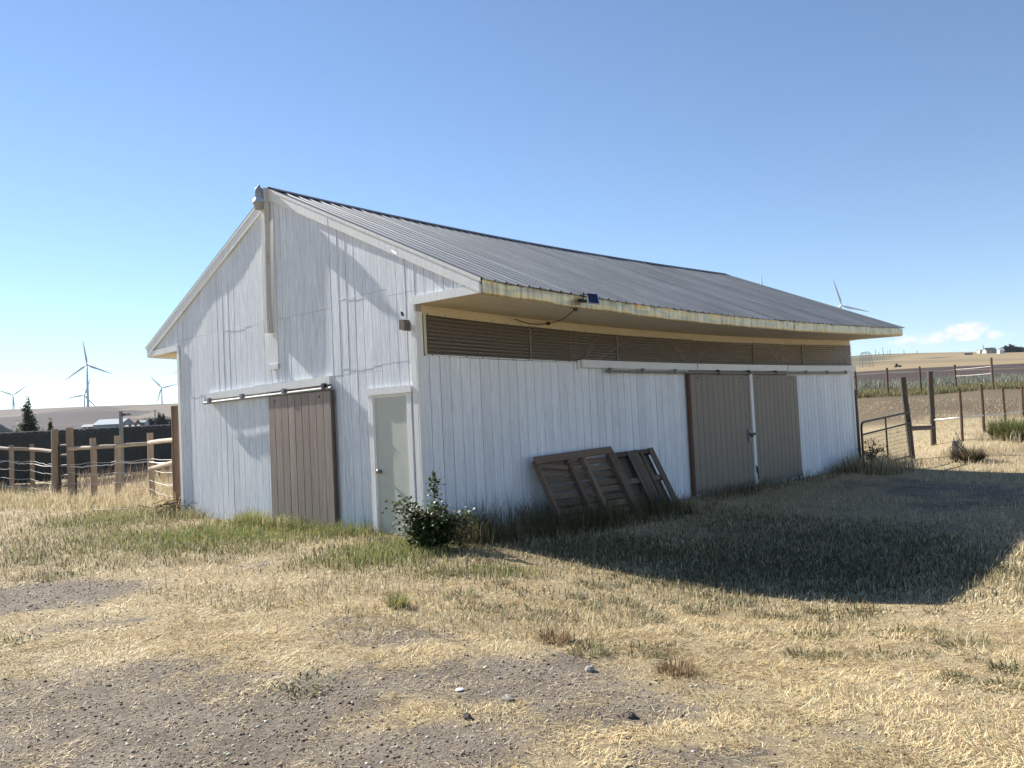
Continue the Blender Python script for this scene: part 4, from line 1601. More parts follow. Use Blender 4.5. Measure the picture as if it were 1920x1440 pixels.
STM = simple('pale_field_stone', (.33, .30, .26), .9, 0, .3, 30, .5)
STD = simple('dark_clod', (.09, .072, .06), .95, 0, .3, 30, .6)
for px, py, s5, m, lb in ((1105, 1248, .045, STM, 'pale stone at the edge of the bare patch below the brown tuft'), (952, 1312, .04, STM, 'pale stone in the middle of the bare earth'),
                          (862, 1294, .03, simple('white_chip', (.75, .76, .76), .6, 0, .05), 'flat white chip lying on the bare earth'),
                          (876, 1347, .035, STD, 'dark earth clod left of centre in the foreground'), (1183, 1338, .035, STD, 'dark earth clod in straw right of centre')):
    c5 = gnd(px, py)
    o = inst('stone', stone_mesh(px, m), (c5[0], c5[1], h1(c5[0], c5[1]) + s5 * .25), None, (0, 0, px), (s5, s5, s5 * (.4 if py == 1294 else 1)))
    tag(o, lb, 'stone', 'single stones and clods in the yard')


# ------------------------------------------------------------------ weed clumps
def clump_mesh(name, n, rad, l0, l1, wd, cols, le, seed, cl=.5):
    global RNG
    keep = RNG
    RNG = np.random.default_rng(seed)
    a = RNG.uniform(0, 6.283, n)
    r5 = rad * np.sqrt(RNG.random(n))
    pos = np.c_[np.cos(a) * r5, np.sin(a) * r5 * .8, np.full(n, -.01)]
    tn = pal(cols, n, .2)
    V, C = blade_arrays(pos, RNG.uniform(l0, l1, n), RNG.uniform(.7, 1.3, n) * wd, a + RNG.normal(0, .6, n), np.abs(RNG.normal(le, .3, n)), RNG.normal(cl, .3, n), tn * .65, tn)
    RNG = keep
    return blade_mesh(name, V, C, BLADE)


GW = [(.155, .16, .07), (.21, .205, .095), (.29, .26, .135), (.12, .128, .055), (.38, .32, .18)]
CL = [clump_mesh('weed_clump', 240, .15, .03, .09, .008, GW, 1.0, 1), clump_mesh('weed_clump', 180, .12, .03, .11, .006, GW, .75, 2),
      clump_mesh('weed_clump', 300, .20, .03, .085, .009, GW, 1.1, 3), clump_mesh('weed_clump', 150, .10, .03, .09, .007, GW + STRAW[:2], .9, 4)]
GT = clump_mesh('grass_tuft', 260, .10, .10, .20, .006, [(.22, .25, .08), (.33, .33, .13), (.45, .40, .18)], .4, 5)
BT = clump_mesh('dry_tuft', 260, .13, .05, .14, .006, [(.30, .20, .11), (.38, .27, .15), (.22, .15, .09)], .5, 6)


def ground_at(px, py):
    z = 0
    for _ in range(6):
        c5 = gnd(px, py, z)
        z = h1(c5[0], c5[1])
    return c5[0], c5[1], z


def clump(name, me, px, py, s5, lb, cat, grp):
    o = inst(name, me, ground_at(px, py), None, (0, 0, px * .37), (s5, s5, s5))
    tag(o, lb, cat, grp)


clump('grass_tuft', GT, 748, 1140, 1.0, 'bright yellow-green grass tuft alone on the straw', 'grass tuft', 'tufts in the yard')
clump('dry_tuft', BT, 1040, 1202, 1.0, 'rusty brown dry tuft left of centre on the straw', 'grass tuft', 'tufts in the yard')
clump('dry_tuft', BT, 1268, 1262, 1.0, 'rusty brown dry tuft beside the lower bare patch', 'grass tuft', 'tufts in the yard')
clump('weed_clump', CL[2], 985, 1150, 1.5, 'widest grey-green weed clump, left end of the weeds before the shadow', 'weed', 'weed clumps in the yard')
clump('weed_clump', CL[2], 568, 1288, 1.15, 'dark green weed clump alone near the left foreground', 'weed', 'weed clumps in the yard')
WEEDS = [(985, 1122), (868, 1120), (900, 1140), (1060, 1160), (1075, 1120), (1110, 1100), (1150, 1100), (1170, 1135), (1100, 1140), (1225, 1090), (1250, 1130), (1290, 1115), (1330, 1120),
         (1310, 1150), (1370, 1135), (1150, 1175), (1195, 1160), (1240, 1165), (1280, 1190), (1255, 1215), (1190, 1220), (1340, 1180), (1385, 1215), (1440, 1190), (1500, 1232), (1515, 1195), (1560, 1235),
         (1580, 1195), (1470, 1160), (1420, 1150), (1530, 1150), (1640, 1150), (1720, 1230), (1755, 1150), (1760, 1185), (1830, 1240), (1795, 1275), (1805, 1215), (1880, 1290), (1900, 1260), (1105, 1225), (1090, 1210),
         (840, 1075), (930, 1095), (1650, 1230), (1700, 1190)]
ORD = 'first second third fourth fifth sixth seventh eighth ninth tenth eleventh twelfth thirteenth fourteenth fifteenth'.split()
k5 = 0
for lo, hi, row in ((0, 1128, 'the row along the barn shadow edge'), (1128, 1170, 'the second row before the shadow'), (1170, 1205, 'the middle row on the straw'), (1205, 1999, 'the row nearest the camera')):
    for i, (px, py) in enumerate(sorted(q for q in WEEDS if lo <= q[1] < hi)):
        clump('weed_clump', CL[k5 % 4], px, py, random.uniform(.7, 1.35), 'grey-green weed clump, ' + ORD[i] + ' from the left in ' + row, 'weed', 'weed clumps in the yard')
        k5 += 1
for px, py, lb in ((30, 1205, 'grey-green weed clump at the left picture edge below the dark gravel'), (120, 1060, 'green weed clump right of two at the left, above the dark gravel'),
                   (60, 1058, 'green weed clump left of two at the left, above the dark gravel'), (90, 1088, 'small weed clump on the upper edge of the dark gravel strip')):
    clump('weed_clump', CL[k5 % 4], px, py, 1.0, lb, 'weed', 'weed clumps in the yard')
    k5 += 1


# ------------------------------------------------------------------ bushes
def leaf_cloud(pts, size, cols, nrm_up=.3, seed=1):
    """four-sided folded leaves as blade arrays (5 verts)"""
    n = len(pts)
    az = RNG.uniform(0, 6.283, n)
    ln = RNG.uniform(.7, 1.35, n) * size
    tn = pal(cols, n, .22)
    return blade_arrays(pts, ln, ln * .75, az, RNG.uniform(.5, 2.1, n), RNG.normal(.4, .4, n), tn, tn)


def canes(base, specs, r0=.007):
    """arching stems; returns list of point lists"""
    out = []
    for az, rch, hgt, drp in specs:
        pts = []
        for i in range(8):
            s5 = i / 7
            pts.append(Vector((base[0] + math.cos(az) * rch * s5, base[1] + math.sin(az) * rch * s5, base[2] + hgt * math.sin(min(s5 * drp, 1.0) * math.pi / 2 * (1 if drp <= 1 else 1)) - (max(0, s5 - .6) * (drp - 1) * hgt if drp > 1 else 0))))
        out.append(pts)
    return out


bb = ground_at(815, 1030)
bush = empty('bramble_bush', bb)
tag(bush, 'dark leafy bramble bush at the near corner of the barn', 'bush')
rc = random.Random(12)
LEFTD = math.atan2(-AX[1], -AX[0])
specs = []
for k in range(44):
    specs.append((rc.uniform(0, 6.283), rc.uniform(.10, .52), rc.uniform(.14, .66), rc.choice((.9, 1.0, 1.25, 1.4))))
specs += [(LEFTD + .1, .52, .58, 1.2), (LEFTD - .2, .50, .36, 1.15), (LEFTD + math.pi, .48, .46, 1.0), (LEFTD + math.pi - .2, .42, .40, 1.1), (1.6, .05, 1.00, .95), (1.8, .08, .92, .95), (1.2, .04, .85, .95)]
cs = canes((bb[0], bb[1], bb[2] - .02), specs)
cm = MB()
lp = []
for q, pts in enumerate(cs):
    cm.tube(pts, [.008 - .0009 * i for i in range(8)], 5)
    for i in range(1, 8):
        m5 = 19 if q < len(specs) - 3 else 16
        for _ in range(m5):
            if q >= len(specs) - 3 and i < 3:
                continue
            f5 = rc.random()
            a = pts[i - 1].lerp(pts[i], f5)
            sp5 = .06 if q < len(specs) - 3 else .045
            lp.append((a.x + rc.gauss(0, sp5), a.y + rc.gauss(0, sp5), max(bb[2] + .02, a.z + rc.gauss(0, sp5 * .9))))
cm.build('stems', wood('bramble_cane', (.10, .07, .045), (.05, .04, .03)), bush)
bush.children[0].location = Vector((0, 0, 0)) - Vector(bb)
V, C = leaf_cloud(np.array(lp), .047, [(.045, .075, .022), (.06, .095, .03), (.035, .055, .018), (.10, .14, .04), (.028, .04, .015), (.14, .12, .05)])
o = bpy.data.objects.new('crown', blade_mesh('crown', V, C, LEAF))
COL.objects.link(o)
put(o, bush)

sb_ = (.42, 15.1, h1(.42, 15.1))
sh = empty('corner_shrub', sb_)
tag(sh, 'small dark shrub at the far corner of the barn by the gate', 'shrub')
cs = canes(sb_, [(rc.uniform(0, 6.28), rc.uniform(.1, .45), rc.uniform(.25, .75), 1.0) for _ in range(16)])
cm = MB()
lp = []
for pts in cs:
    cm.tube(pts, .007, 5)
    for i in range(2, 8):
        for _ in range(5):
            lp.append((pts[i].x + rc.gauss(0, .06), pts[i].y + rc.gauss(0, .06), pts[i].z + rc.gauss(0, .05)))
o = cm.build('stems', OLDPOST, sh, origin=sb_)
V, C = leaf_cloud(np.array(lp), .06, [(.05, .06, .025), (.035, .04, .02)])
o = bpy.data.objects.new('crown', blade_mesh('crown', V, C, LEAF))
COL.objects.link(o)
put(o, sh)


def twig_bush(name, base, n, hgt, rad, cols, lb, cat, wd=.012, lean_m=.5, thick=True):
    r = empty(name, base)
    tag(r, lb, cat)
    global RNG
    a = RNG.uniform(0, 6.283, n)
    rr = rad * np.sqrt(RNG.random(n)) * .6
    pos = np.c_[base[0] + np.cos(a) * rr, base[1] + np.sin(a) * rr, np.full(n, base[2] - .02)]
    tn = pal(cols, n, .2)
    V, C = blade_arrays(pos, RNG.uniform(.45, 1.0, n) * hgt, RNG.uniform(.7, 1.3, n) * wd, a + RNG.normal(0, .7, n), np.abs(RNG.normal(lean_m, .25, n)), RNG.normal(.3, .3, n), tn * .7, tn)
    o = bpy.data.objects.new('foliage', blade_mesh('foliage', V, C, BLADE))
    COL.objects.link(o)
    put(o, r)
    return r


def at_depth(px, d):
    q = dep(px, horizon(px), d)
    return (q[0], q[1], h1(q[0], q[1]))


tw = twig_bush('dry_bush', at_depth(1808, 24.4), 900, .62, .55, [(.10, .08, .05), (.16, .12, .075), (.07, .055, .04), (.3, .24, .14)], 'dark dry bush with upright twigs in front of the paddock posts', 'bush', .016, .7)
b = MB()
bp = world_loc(tw)
for k in range(26):
    a, h5 = rc.uniform(2.2, 4.8), rc.uniform(.4, .95)
    b.tube([bp + Vector((rc.uniform(-.2, .2), rc.uniform(-.2, .2), 0)), bp + Vector((math.cos(a) * .35, math.sin(a) * .35, h5))], .007, 4)
b.build('twigs', OLDPOST, tw, origin=tuple(bp))
twig_bush('tall_green_clump', at_depth(1892, 28.5), 1900, .95, .95, [(.13, .17, .05), (.19, .22, .075), (.28, .28, .11), (.09, .115, .035)], 'tall green grass clump at the right edge among the posts', 'grass clump', .014, .4)
br = ground_at(325, 968)
bpile = empty('brush_pile', br)
tag(bpile, 'heap of dry brown brushwood at the left foot of the gable', 'brushwood')
b = MB()
for k in range(150):
    a = rc.uniform(0, 6.283)
    r5 = abs(rc.gauss(0, .38))
    c5 = Vector((br[0] + math.cos(a) * r5 * 1.2, br[1] + math.sin(a) * r5 * .7, br[2] + abs(rc.gauss(.08, .10))))
    d5 = Vector((rc.gauss(0, 1), rc.gauss(0, 1), rc.gauss(0, .5))).normalized() * rc.uniform(.15, .45)
    b.tube([c5 - d5 / 2, c5 + Vector((rc.gauss(0, .03), rc.gauss(0, .03), rc.gauss(0, .03))), c5 + d5 / 2], rc.uniform(.003, .009), 4, False)
b.build('sticks', wood('dead_brushwood', (.20, .135, .09), (.09, .062, .045)), bpile, origin=br)['kind'] = 'stuff'
for px, py, ln5, lb in ((212, 961, .42, 'grey scrap board lying in the green grass left of the barn'), (268, 955, .5, 'thin pale scrap lath lying behind the scrap board')):
    c5 = ground_at(px, py)
    o = MB().bar((c5[0] - AX[0] * ln5, c5[1] - AX[1] * ln5, c5[2] + .07), (c5[0] + AX[0] * ln5, c5[1] + AX[1] * ln5, c5[2] + .05), .09 if ln5 < .45 else .04, .02, jit=.004).build('scrap_board', RAIL, None, origin=c5)
    tag(o, lb, 'board', 'scrap boards in the grass')


# ------------------------------------------------------------------ rail fence on the left
def round_post(parent, base, top, r, m, name='post', n=10):
    a, b5 = Vector(base), Vector(top)
    pts = [a.lerp(b5, i / 4) + Vector((rc.gauss(0, .006), rc.gauss(0, .006), 0)) for i in range(5)]
    return MB().tube(pts, [r * rc.uniform(.94, 1.05) for _ in range(5)], n).build(name, m, parent, smooth=False, origin=tuple((a + b5) / 2))


def wire(parent, pts, r, m, name, sagd=.03, wob=.0, sub=6):
    out = []
    for i in range(len(pts) - 1):
        a, b5 = Vector(pts[i]), Vector(pts[i + 1])
        for k in range(sub):
            s5 = k / sub
            q = a.lerp(b5, s5)
            q.z += -sagd * 4 * s5 * (1 - s5) + rc.gauss(0, wob)
            out.append(q)
    out.append(Vector(pts[-1]))
    return MB().tube(out, r, 5).build(name, m, parent, origin=tuple(out[len(out) // 2]))


WIRE = simple('pale_fence_wire', (.62, .60, .55), .5, .2, .1)


def fence(name, base, posts, lb, cat, r=.075):
    f = empty(name, base)
    tag(f, lb, cat, 'rail fence either side of the tube gate')
    for (x, y, ht, rr, m) in posts:
        z = h1(x, y)
        round_post(f, (x, y, z - .3), (x + rc.gauss(0, .02), y + rc.gauss(0, .02), z + ht), rr, m)
    return f


Lp = [(-27.2, .75, 1.65, .075, POST), (-25.0, 1.15, 1.6, .075, POST), (-22.82, 1.52, 1.56, .075, POST), (-22.3, 2.0, 1.62, .075, POST), (-19.08, 1.61, 2.12, .10, POST)]
fl = fence('rail_fence', (-22, 1.5, 0), Lp, 'log rail fence run left of the tube gate', 'fence')
Rp = [(-18.70, 1.95, 2.15, .105, POST), (-17.18, 2.04, 1.78, .085, POST), (-16.16, 2.31, 1.80, .085, POST), (-15.45, 2.97, 1.80, .085, POST), (-9.55, .95, 2.26, .11, REDPOST)]
fr = fence('rail_fence', (-16, 2.2, 0), Rp, 'log rail fence run between the tube gate and the barn', 'fence')
for f, ps in ((fl, Lp), (fr, Rp)):
    for i in range(len(ps) - 1):
        a, b5 = ps[i], ps[i + 1]
        h5 = 1.44 if f is fl else (1.50 if i < 3 else 1.52)
        za, zb = h1(a[0], a[1]) + h5, h1(b5[0], b5[1]) + (1.44 if f is fl else (1.50 if i < 3 else 1.50))
        o = Vector((AX[1] * .08, -AX[0] * .08, 0))
        MB().tube([Vector((a[0], a[1], za)) + o, Vector(((a[0] + b5[0]) / 2, (a[1] + b5[1]) / 2, (za + zb) / 2 + .01)) + o, Vector((b5[0], b5[1], zb)) + o], [.065, .06, .055], 10).build('rail', RAIL, f, origin=(a[0], a[1], za))
        if f is fr and i == 3:
            MB().tube([Vector((a[0], a[1], h1(a[0], a[1]) + .78)) + o, Vector((b5[0], b5[1], 1.02)) + o], [.055, .06], 10).build('rail', RAIL, f, origin=(a[0], a[1], .9))
    for h5, r5, sg in ((1.0, .016, .03), (1.06, .006, .03), (.76, .006, .04), (.47, .006, .03), (.20, .006, .03)):
        wire(f, [(x + AX[1] * .1, y - AX[0] * .1, h1(x, y) + h5 + rc.uniform(-.03, .03)) for x, y, *_ in ps], r5 if r5 > .01 else .007, WIRE, 'wire' if r5 < .01 else 'rope', sg, .012, 7)
tg = empty('tube_gate', (-18.9, 1.78, -.1))
tag(tg, 'narrow dark tube gate with six pale bars between two tall posts', 'gate')
ga, gb = Vector((-18.99, 1.72, 0)), Vector((-18.66, 2.06, 0))
zg = h1(-18.9, 1.8)
for k, h5 in enumerate((.10, .38, .70, 1.0, 1.32, 1.62)):
    MB().tube([ga + Vector((0, 0, zg + h5)), gb + Vector((0, 0, zg + h5))], .03, 8).build('bar', STEEL, tg, origin=(-18.8, 1.9, zg + h5))
for q in (ga, gb):
    MB().tube([q + Vector((0, 0, zg + .05)), q + Vector((0, 0, zg + 1.66))], .032, 8).build('stile', DKSTEEL, tg, origin=(q.x, q.y, .8))

# dark slatted fence behind it
sf = empty('slat_fence', (-25.5, 5, .2))
tag(sf, 'black slatted chain-link fence behind the rail fence', 'fence')
SLAT = simple('black_privacy_slat', (.012, .018, .020), .45, 0, .3, 3)
smesh = MB().box(-.0025, .0025, -.0335, .0335, 0, 1.84).mesh('slat', SLAT)
y = -2.5
i = 0
while y < 12.5:
    x5 = -25.45 - .012 * y
    z5 = .15 + .012 * (y - 1.9)
    inst('slat', smesh, (x5 + (.0035 if i % 2 else -.0035), y, z5 + rc.gauss(0, .012)), sf, (rc.gauss(0, .0012), rc.gauss(0, .002), rc.gauss(0, .03)))
    y += .0615
    i += 1
for y in (-2.0, .4, 2.8, 5.2, 7.6, 10.0, 12.4):
    MB().tube([(-25.50 - .012 * y, y, -.2), (-25.50 - .012 * y, y, 2.02 + .012 * y)], .028, 8).build('post', STEEL, sf, origin=(-25.5, y, 1))
MB().tube([(-25.47, -2.5, 1.96), (-25.62, 12.5, 2.14)], .02, 8).build('top_rail', STEEL, sf, origin=(-25.5, 5, 2))
mw = MB()
for k in range(60):
    y = -2.5 + k * .25
    mw.tube([(-25.44 - .012 * y, y, 1.93 + .012 * y), (-25.44 - .012 * y, y + .12, 1.84 + .012 * y), (-25.44 - .012 * y, y + .25, 1.93 + .012 * y)], .004, 4, False)
mw.build('link_mesh', STEEL, sf, origin=(-25.45, 5, 1.9))
pb = at_depth(228, 30)
pm = empty('metal_pole', pb)
tag(pm, 'thin grey metal pole with a small bracket behind the rail fence', 'pole')
MB().tube([(pb[0], pb[1], pb[2] - .2), (pb[0] - .01, pb[1], 2.56)], .065, 10).build('shaft', STEEL, pm, origin=pb)
MB().box(pb[0] - .05, pb[0] + .22, pb[1] + .0, pb[1] + .10, 2.40, 2.47).build('bracket', DKSTEEL, pm, origin=(pb[0], pb[1], 2.43))
MB().tube([(pb[0] + .18, pb[1] + .2, 2.40), (pb[0] + .18, pb[1] + .2, 2.48)], .06, 8).build('insulator', STEEL, pm, origin=(pb[0], pb[1], 2.43))

# ------------------------------------------------------------------ gate, brace and fences on the right
pg = empty('paddock_gate', (-.05, 17.6, -.15))
tag(pg, 'long dark steel-tube gate with wire mesh at the far barn corner', 'gate')
A0, A1 = Vector((.10, 15.36, 0)), Vector((-.17, 19.82, 0))


def GP(s5, z):
    q = A0.lerp(A1, s5)
    return Vector((q.x, q.y, z))


def gtop(s5):
    return 1.09 + .175 * s5


tube = .030
MB().tube([GP(0, -.10), GP(0, .92), GP(.006, 1.02), GP(.02, 1.07), GP(.05, gtop(.05)), GP(.96, gtop(.96)), GP(.985, 1.21), GP(.995, 1.10), GP(1, 1.0), GP(1, -.06)], tube, 10).build('frame', DKSTEEL, pg, origin=(0, 17.6, 1))
MB().tube([GP(0, .76), GP(1, .935)], tube * .85, 8).build('bar', DKSTEEL, pg, origin=(0, 17.6, .85))
MB().tube([GP(0, -.12), GP(1, -.07)], tube * .85, 8).build('bar', DKSTEEL, pg, origin=(0, 17.6, -.1))
MB().tube([GP(.47, -.1), GP(.47, gtop(.47))], tube * .85, 8).build('stile', DKSTEEL, pg, origin=(0, 17.6, .5))
b = MB()
for k in range(8):
    z = -.02 + k * .105
    b.tube([GP(0, z), GP(1, z + .05 + .012 * k)], .0035, 4, False)
for k in range(58):
    s5 = (k + .5) / 58
    b.tube([GP(s5, -.1), GP(s5, .76 + .17 * s5)], .0025, 4, False)
b.build('wire_mesh', DKSTEEL, pg, origin=(0, 17.6, .4))
MB().bar((.02, 15.31, -.3), (.0, 15.30, 1.98), .09, .09, (0, 1, 0)).build('hinge_post', OLDPOST, pg, origin=(0, 15.3, 1))
gpb = empty('gate_brace', (-.45, 21.8, 0))
tag(gpb, 'two tall weathered gate posts joined by a low rail', 'fence post')
round_post(gpb, (-.20, 19.95, -.5), (-.30, 19.80, 2.36), .095, OLDPOST, 'post', 12)
round_post(gpb, (-.79, 23.76, -.3), (-.72, 23.70, 2.60), .095, OLDPOST, 'post', 12)
MB().tube([(-.21, 19.9, .76), (-.78, 23.75, .66)], .075, 10).build('brace_rail', OLDPOST, gpb, origin=(-.45, 21.8, .7))
wire(gpb, [(-.2, 20.0, .95), (-.78, 23.72, .78), (-.2, 20.0, .35)], .008, WIRE, 'tie_wire', .0, .004, 4)
pf = empty('paddock_fence', (.1, 28, .3))
tag(pf, 'row of reddish wooden posts strung with one pale rope on the right', 'fence')
pp = [(.26, 23.35, 1.68, .05), (.08, 26.6, 1.74, .055), (-.05, 29.93, 1.42, .055), (-.31, 33.8, 1.36, .055), (-.5, 38, 1.4, .055)]
for x, y, ht, rr in pp:
    z = h1(x, y)
    round_post(pf, (x, y, z - .3), (x + rc.gauss(0, .02), y + rc.gauss(0, .03), z + ht), rr, REDPOST)
wire(pf, [(-.72, 23.7, .92), (.26, 23.35, .99), (.08, 26.6, .96), (-.05, 29.93, .94), (-.31, 33.8, .97), (-.5, 38, 1.2)], .028, WIRE, 'rope', .01, .0, 6)
ff = empty('far_fence', (-8.6, 46.6, 2))
tag(ff, 'far line of slim posts with two pale ropes along the sagebrush', 'fence')
fp = [(-13.4, 42.0), (-11.0, 42.9), (-9.65, 44.2), (-8.6, 46.6), (-7.7, 50.2), (-4.9, 47.4), (-3.0, 51.0), (0.5, 54)]
for x, y in fp:
    z = h1(x, y)
    round_post(ff, (x, y, z - .3), (x, y, z + (1.85 if x == -4.9 else 1.66)), .065, REDPOST, 'post', 8)
for h5 in (.95, 1.36):
    wire(ff, [(x, y, h1(x, y) + h5) for x, y in fp], .013, WIRE, 'rope', .02, 0, 6)


# ------------------------------------------------------------------ far things
def turbine(px, py, d, R, ang, lb, tower=82.0, yawo=0.0):
    c5 = dep(px, py, d)
    root = empty('wind_turbine', (c5[0], c5[1], c5[2] - tower))
    tag(root, lb, 'wind turbine', 'wind turbines on the ridges')
    hx, hy = CAM[0] - c5[0], CAM[1] - c5[1]
    l5 = math.hypot(hx, hy)
    fx = Vector((hx / l5, hy / l5, 0))
    fx = Matrix.Rotation(yawo, 3, 'Z') @ fx
    sx = Vector((-fx.y, fx.x, 0))                   # to the right in the picture
    hub = Vector(c5)
    ax = hub - fx * 5
    MB().tube([(ax.x, ax.y, hub.z - tower - 20), (ax.x, ax.y, hub.z - tower * .5), (ax.x, ax.y, hub.z - 1.5)], [2.3, 1.9, 1.3], 14).build('tower', WHITEMETAL, root, smooth=True, origin=(ax.x, ax.y, hub.z - tower))
    MB().tube([hub - fx * 9, hub - fx * 8.4, hub - fx * 2, hub - fx * 1.2], [1.2, 1.8, 1.9, 1.5], 10).build('nacelle', WHITEMETAL, root, smooth=True, origin=tuple(hub))
    MB().tube([hub - fx * 1.3, hub - fx * .4, hub + fx * .9, hub + fx * 1.9], [1.6, 1.6, 1.2, .25], 10).build('hub', WHITEMETAL, root, smooth=True, origin=tuple(hub))
    for k in range(3):
        a = math.radians(ang + 120 * k)
        u5 = sx * math.sin(a) + Vector((0, 0, 1)) * math.cos(a)
        v5 = (sx * math.cos(a) - Vector((0, 0, 1)) * math.sin(a))
        b = MB()
        secs = [(.0, 1.0, 1.0), (.06, 1.0, .95), (.2, 2.0, .55), (.45, 1.45, .35), (.75, .95, .22), (.96, .5, .12), (1.0, .12, .05)]
        V, F = [], []
        for s5, ch, th in secs:
            p0 = hub + u5 * (s5 * R)
            for ca, sa in ((1, 0), (.5, .9), (-.5, .9), (-1, 0), (-.5, -.9), (.5, -.9)):
                V.append(p0 + v5 * (ca * ch + (ch - 1) * .45) + fx * (sa * th))
        for i in range(len(secs) - 1):
            for j in range(6):
                F.append((i * 6 + j, i * 6 + (j + 1) % 6, i * 6 + 6 + (j + 1) % 6, i * 6 + 6 + j))
        b.add(V, F).build('blade', WHITEMETAL, root, smooth=True, origin=tuple(hub))
    return root


turbine(163, 684, 1560, 44.5, -7, 'nearest tall wind turbine on the left ridge, one blade straight up')
turbine(24, 741, 2450, 46, 53, 'wind turbine at the left picture edge behind the hill')
turbine(158, 741, 2150, 44, 20, 'small wind turbine almost hidden by the nearest turbine tower')
turbine(303, 727, 2300, 45, -42, 'wind turbine left of the barn eave with a blade pointing up-left')
turbine(357, 690, 2300, 46, -105, 'wind turbine hidden behind the barn, one blade tip showing')
turbine(1578, 573, 1400, 45, -14, 'wind turbine rising behind the right end of the barn roof', 82, .35)
turbine(1431, 566, 1400, 44, -1, 'wind turbine behind the roof with only a blade tip showing')


def tree(name, px, d, hgt, rad, lb, cols, n=1500, shape='poplar', seed=1, size=.3, base_dz=0, grp='trees left of the barn'):
    q = at_depth(px, d)
    root = empty(name, q)
    tag(root, lb, 'tree', grp)
    r5 = random.Random(seed)
    tm = MB()
    if shape == 'poplar':
        tops = [(0, 0, hgt)] + [(r5.gauss(0, rad * .5 * (1.15 - f6)), r5.gauss(0, rad * .5 * (1.15 - f6)), hgt * f6) for f6 in [.25 + .07 * j for j in range(10)] + [.3, .4, .5]]
    else:
        tops = [(0, 0, hgt)] + [(r5.gauss(0, rad * .5), r5.gauss(0, rad * .5), hgt * r5.uniform(.5, .9)) for _ in range(9)]
    lp = []
    for k, (tx, ty, tz) in enumerate(tops):
        a = Vector((q[0], q[1], q[2] + (0 if k == 0 else hgt * r5.uniform(.02, .3))))
        b5 = Vector((q[0] + tx, q[1] + ty, q[2] + tz))
        tm.tube([a, a.lerp(b5, .5) + Vector((tx * .15, ty * .15, 0)), b5], [hgt * .022 if k == 0 else hgt * .01, hgt * .01, hgt * .003], 6)
        for _ in range(n // len(tops)):
            s5 = r5.uniform(.1, 1.0)
            p5 = a.lerp(b5, s5)
            w5 = rad * (.22 * (1 - p5.z / (q[2] + hgt + .01)) + .07) if shape == 'poplar' else rad * .45 * (1.1 - .6 * s5)
            lp.append((p5.x + r5.gauss(0, w5), p5.y + r5.gauss(0, w5), max(q[2] + .2, p5.z + r5.gauss(0, w5 * .7))))
    tm.build('trunk', OLDPOST, root, origin=q)
    V, C = leaf_cloud(np.array(lp), size, cols)
    o = bpy.data.objects.new('crown', blade_mesh('crown', V, C, TREELEAF))
    COL.objects.link(o)
    put(o, root)


TG = [(.10, .125, .075), (.13, .155, .095), (.075, .09, .055), (.17, .19, .12)]


def ht_for(px, top_py, d):
    return dep(px, top_py, d)[2] - at_depth(px, d)[2]


tree('poplar_tree', 55, 120, ht_for(54, 743, 120), 1.9, 'tall pointed green tree above the black fence at the left', TG, 3000, seed=3, size=.30)
tree('young_tree', 95, 120, ht_for(95, 784, 120), .85, 'small young tree right of the tall pointed tree', [(.10, .13, .05), (.14, .17, .07), (.07, .09, .04)], 900, seed=5, size=.26)
tree('round_bush_tree', 34, 125, ht_for(34, 802, 125), 1.3, 'low bush beside the shingle roof at the left edge', TG, 500, 'round', seed=6, size=.3)
for i, (px, tp, rd, lb) in enumerate(((299, 771, 3.2, 'taller pointed tree in the far farmyard clump beside the pole'), (307, 776, 2.6, 'second pointed tree of the far farmyard clump'), (283, 786, 4.5, 'dark round tree left of the far utility pole'),
                                      (318, 789, 4.0, 'low pale tree nearest the barn wall in the far farmyard'), (290, 788, 4, 'low round tree directly below the far utility pole'))):
    tree('farmyard_tree', px, 480, max(3, ht_for(px, tp, 480)), rd, lb, [(.07, .085, .06), (.09, .105, .075), (.055, .065, .05)], 700, 'poplar' if i < 2 else 'round', seed=20 + i, size=1.0, grp='trees in the far farmyard')
for i, (px, tp, rd, lb) in enumerate(((1886, 654, 4, 'leftmost tree of the far hilltop grove'), (1894, 649, 3.6, 'second tree of the hilltop grove behind the white shed'), (1901, 646, 3.0, 'tallest dark tree of the hilltop grove'),
                                      (1906, 648, 3.2, 'dark tree just right of the tallest grove tree'), (1917, 651, 5.5, 'wide tree of the hilltop grove at the right picture edge'), (1866, 655, 3.6, 'dark tree over the far farmhouse'))):
    tree('grove_tree', px, 880, max(4, ht_for(px, tp, 880)), rd, lb, [(.035, .05, .03), (.05, .065, .04), (.025, .035, .02)], 800, 'round', seed=40 + i, size=1.6, grp='hilltop grove on the right')


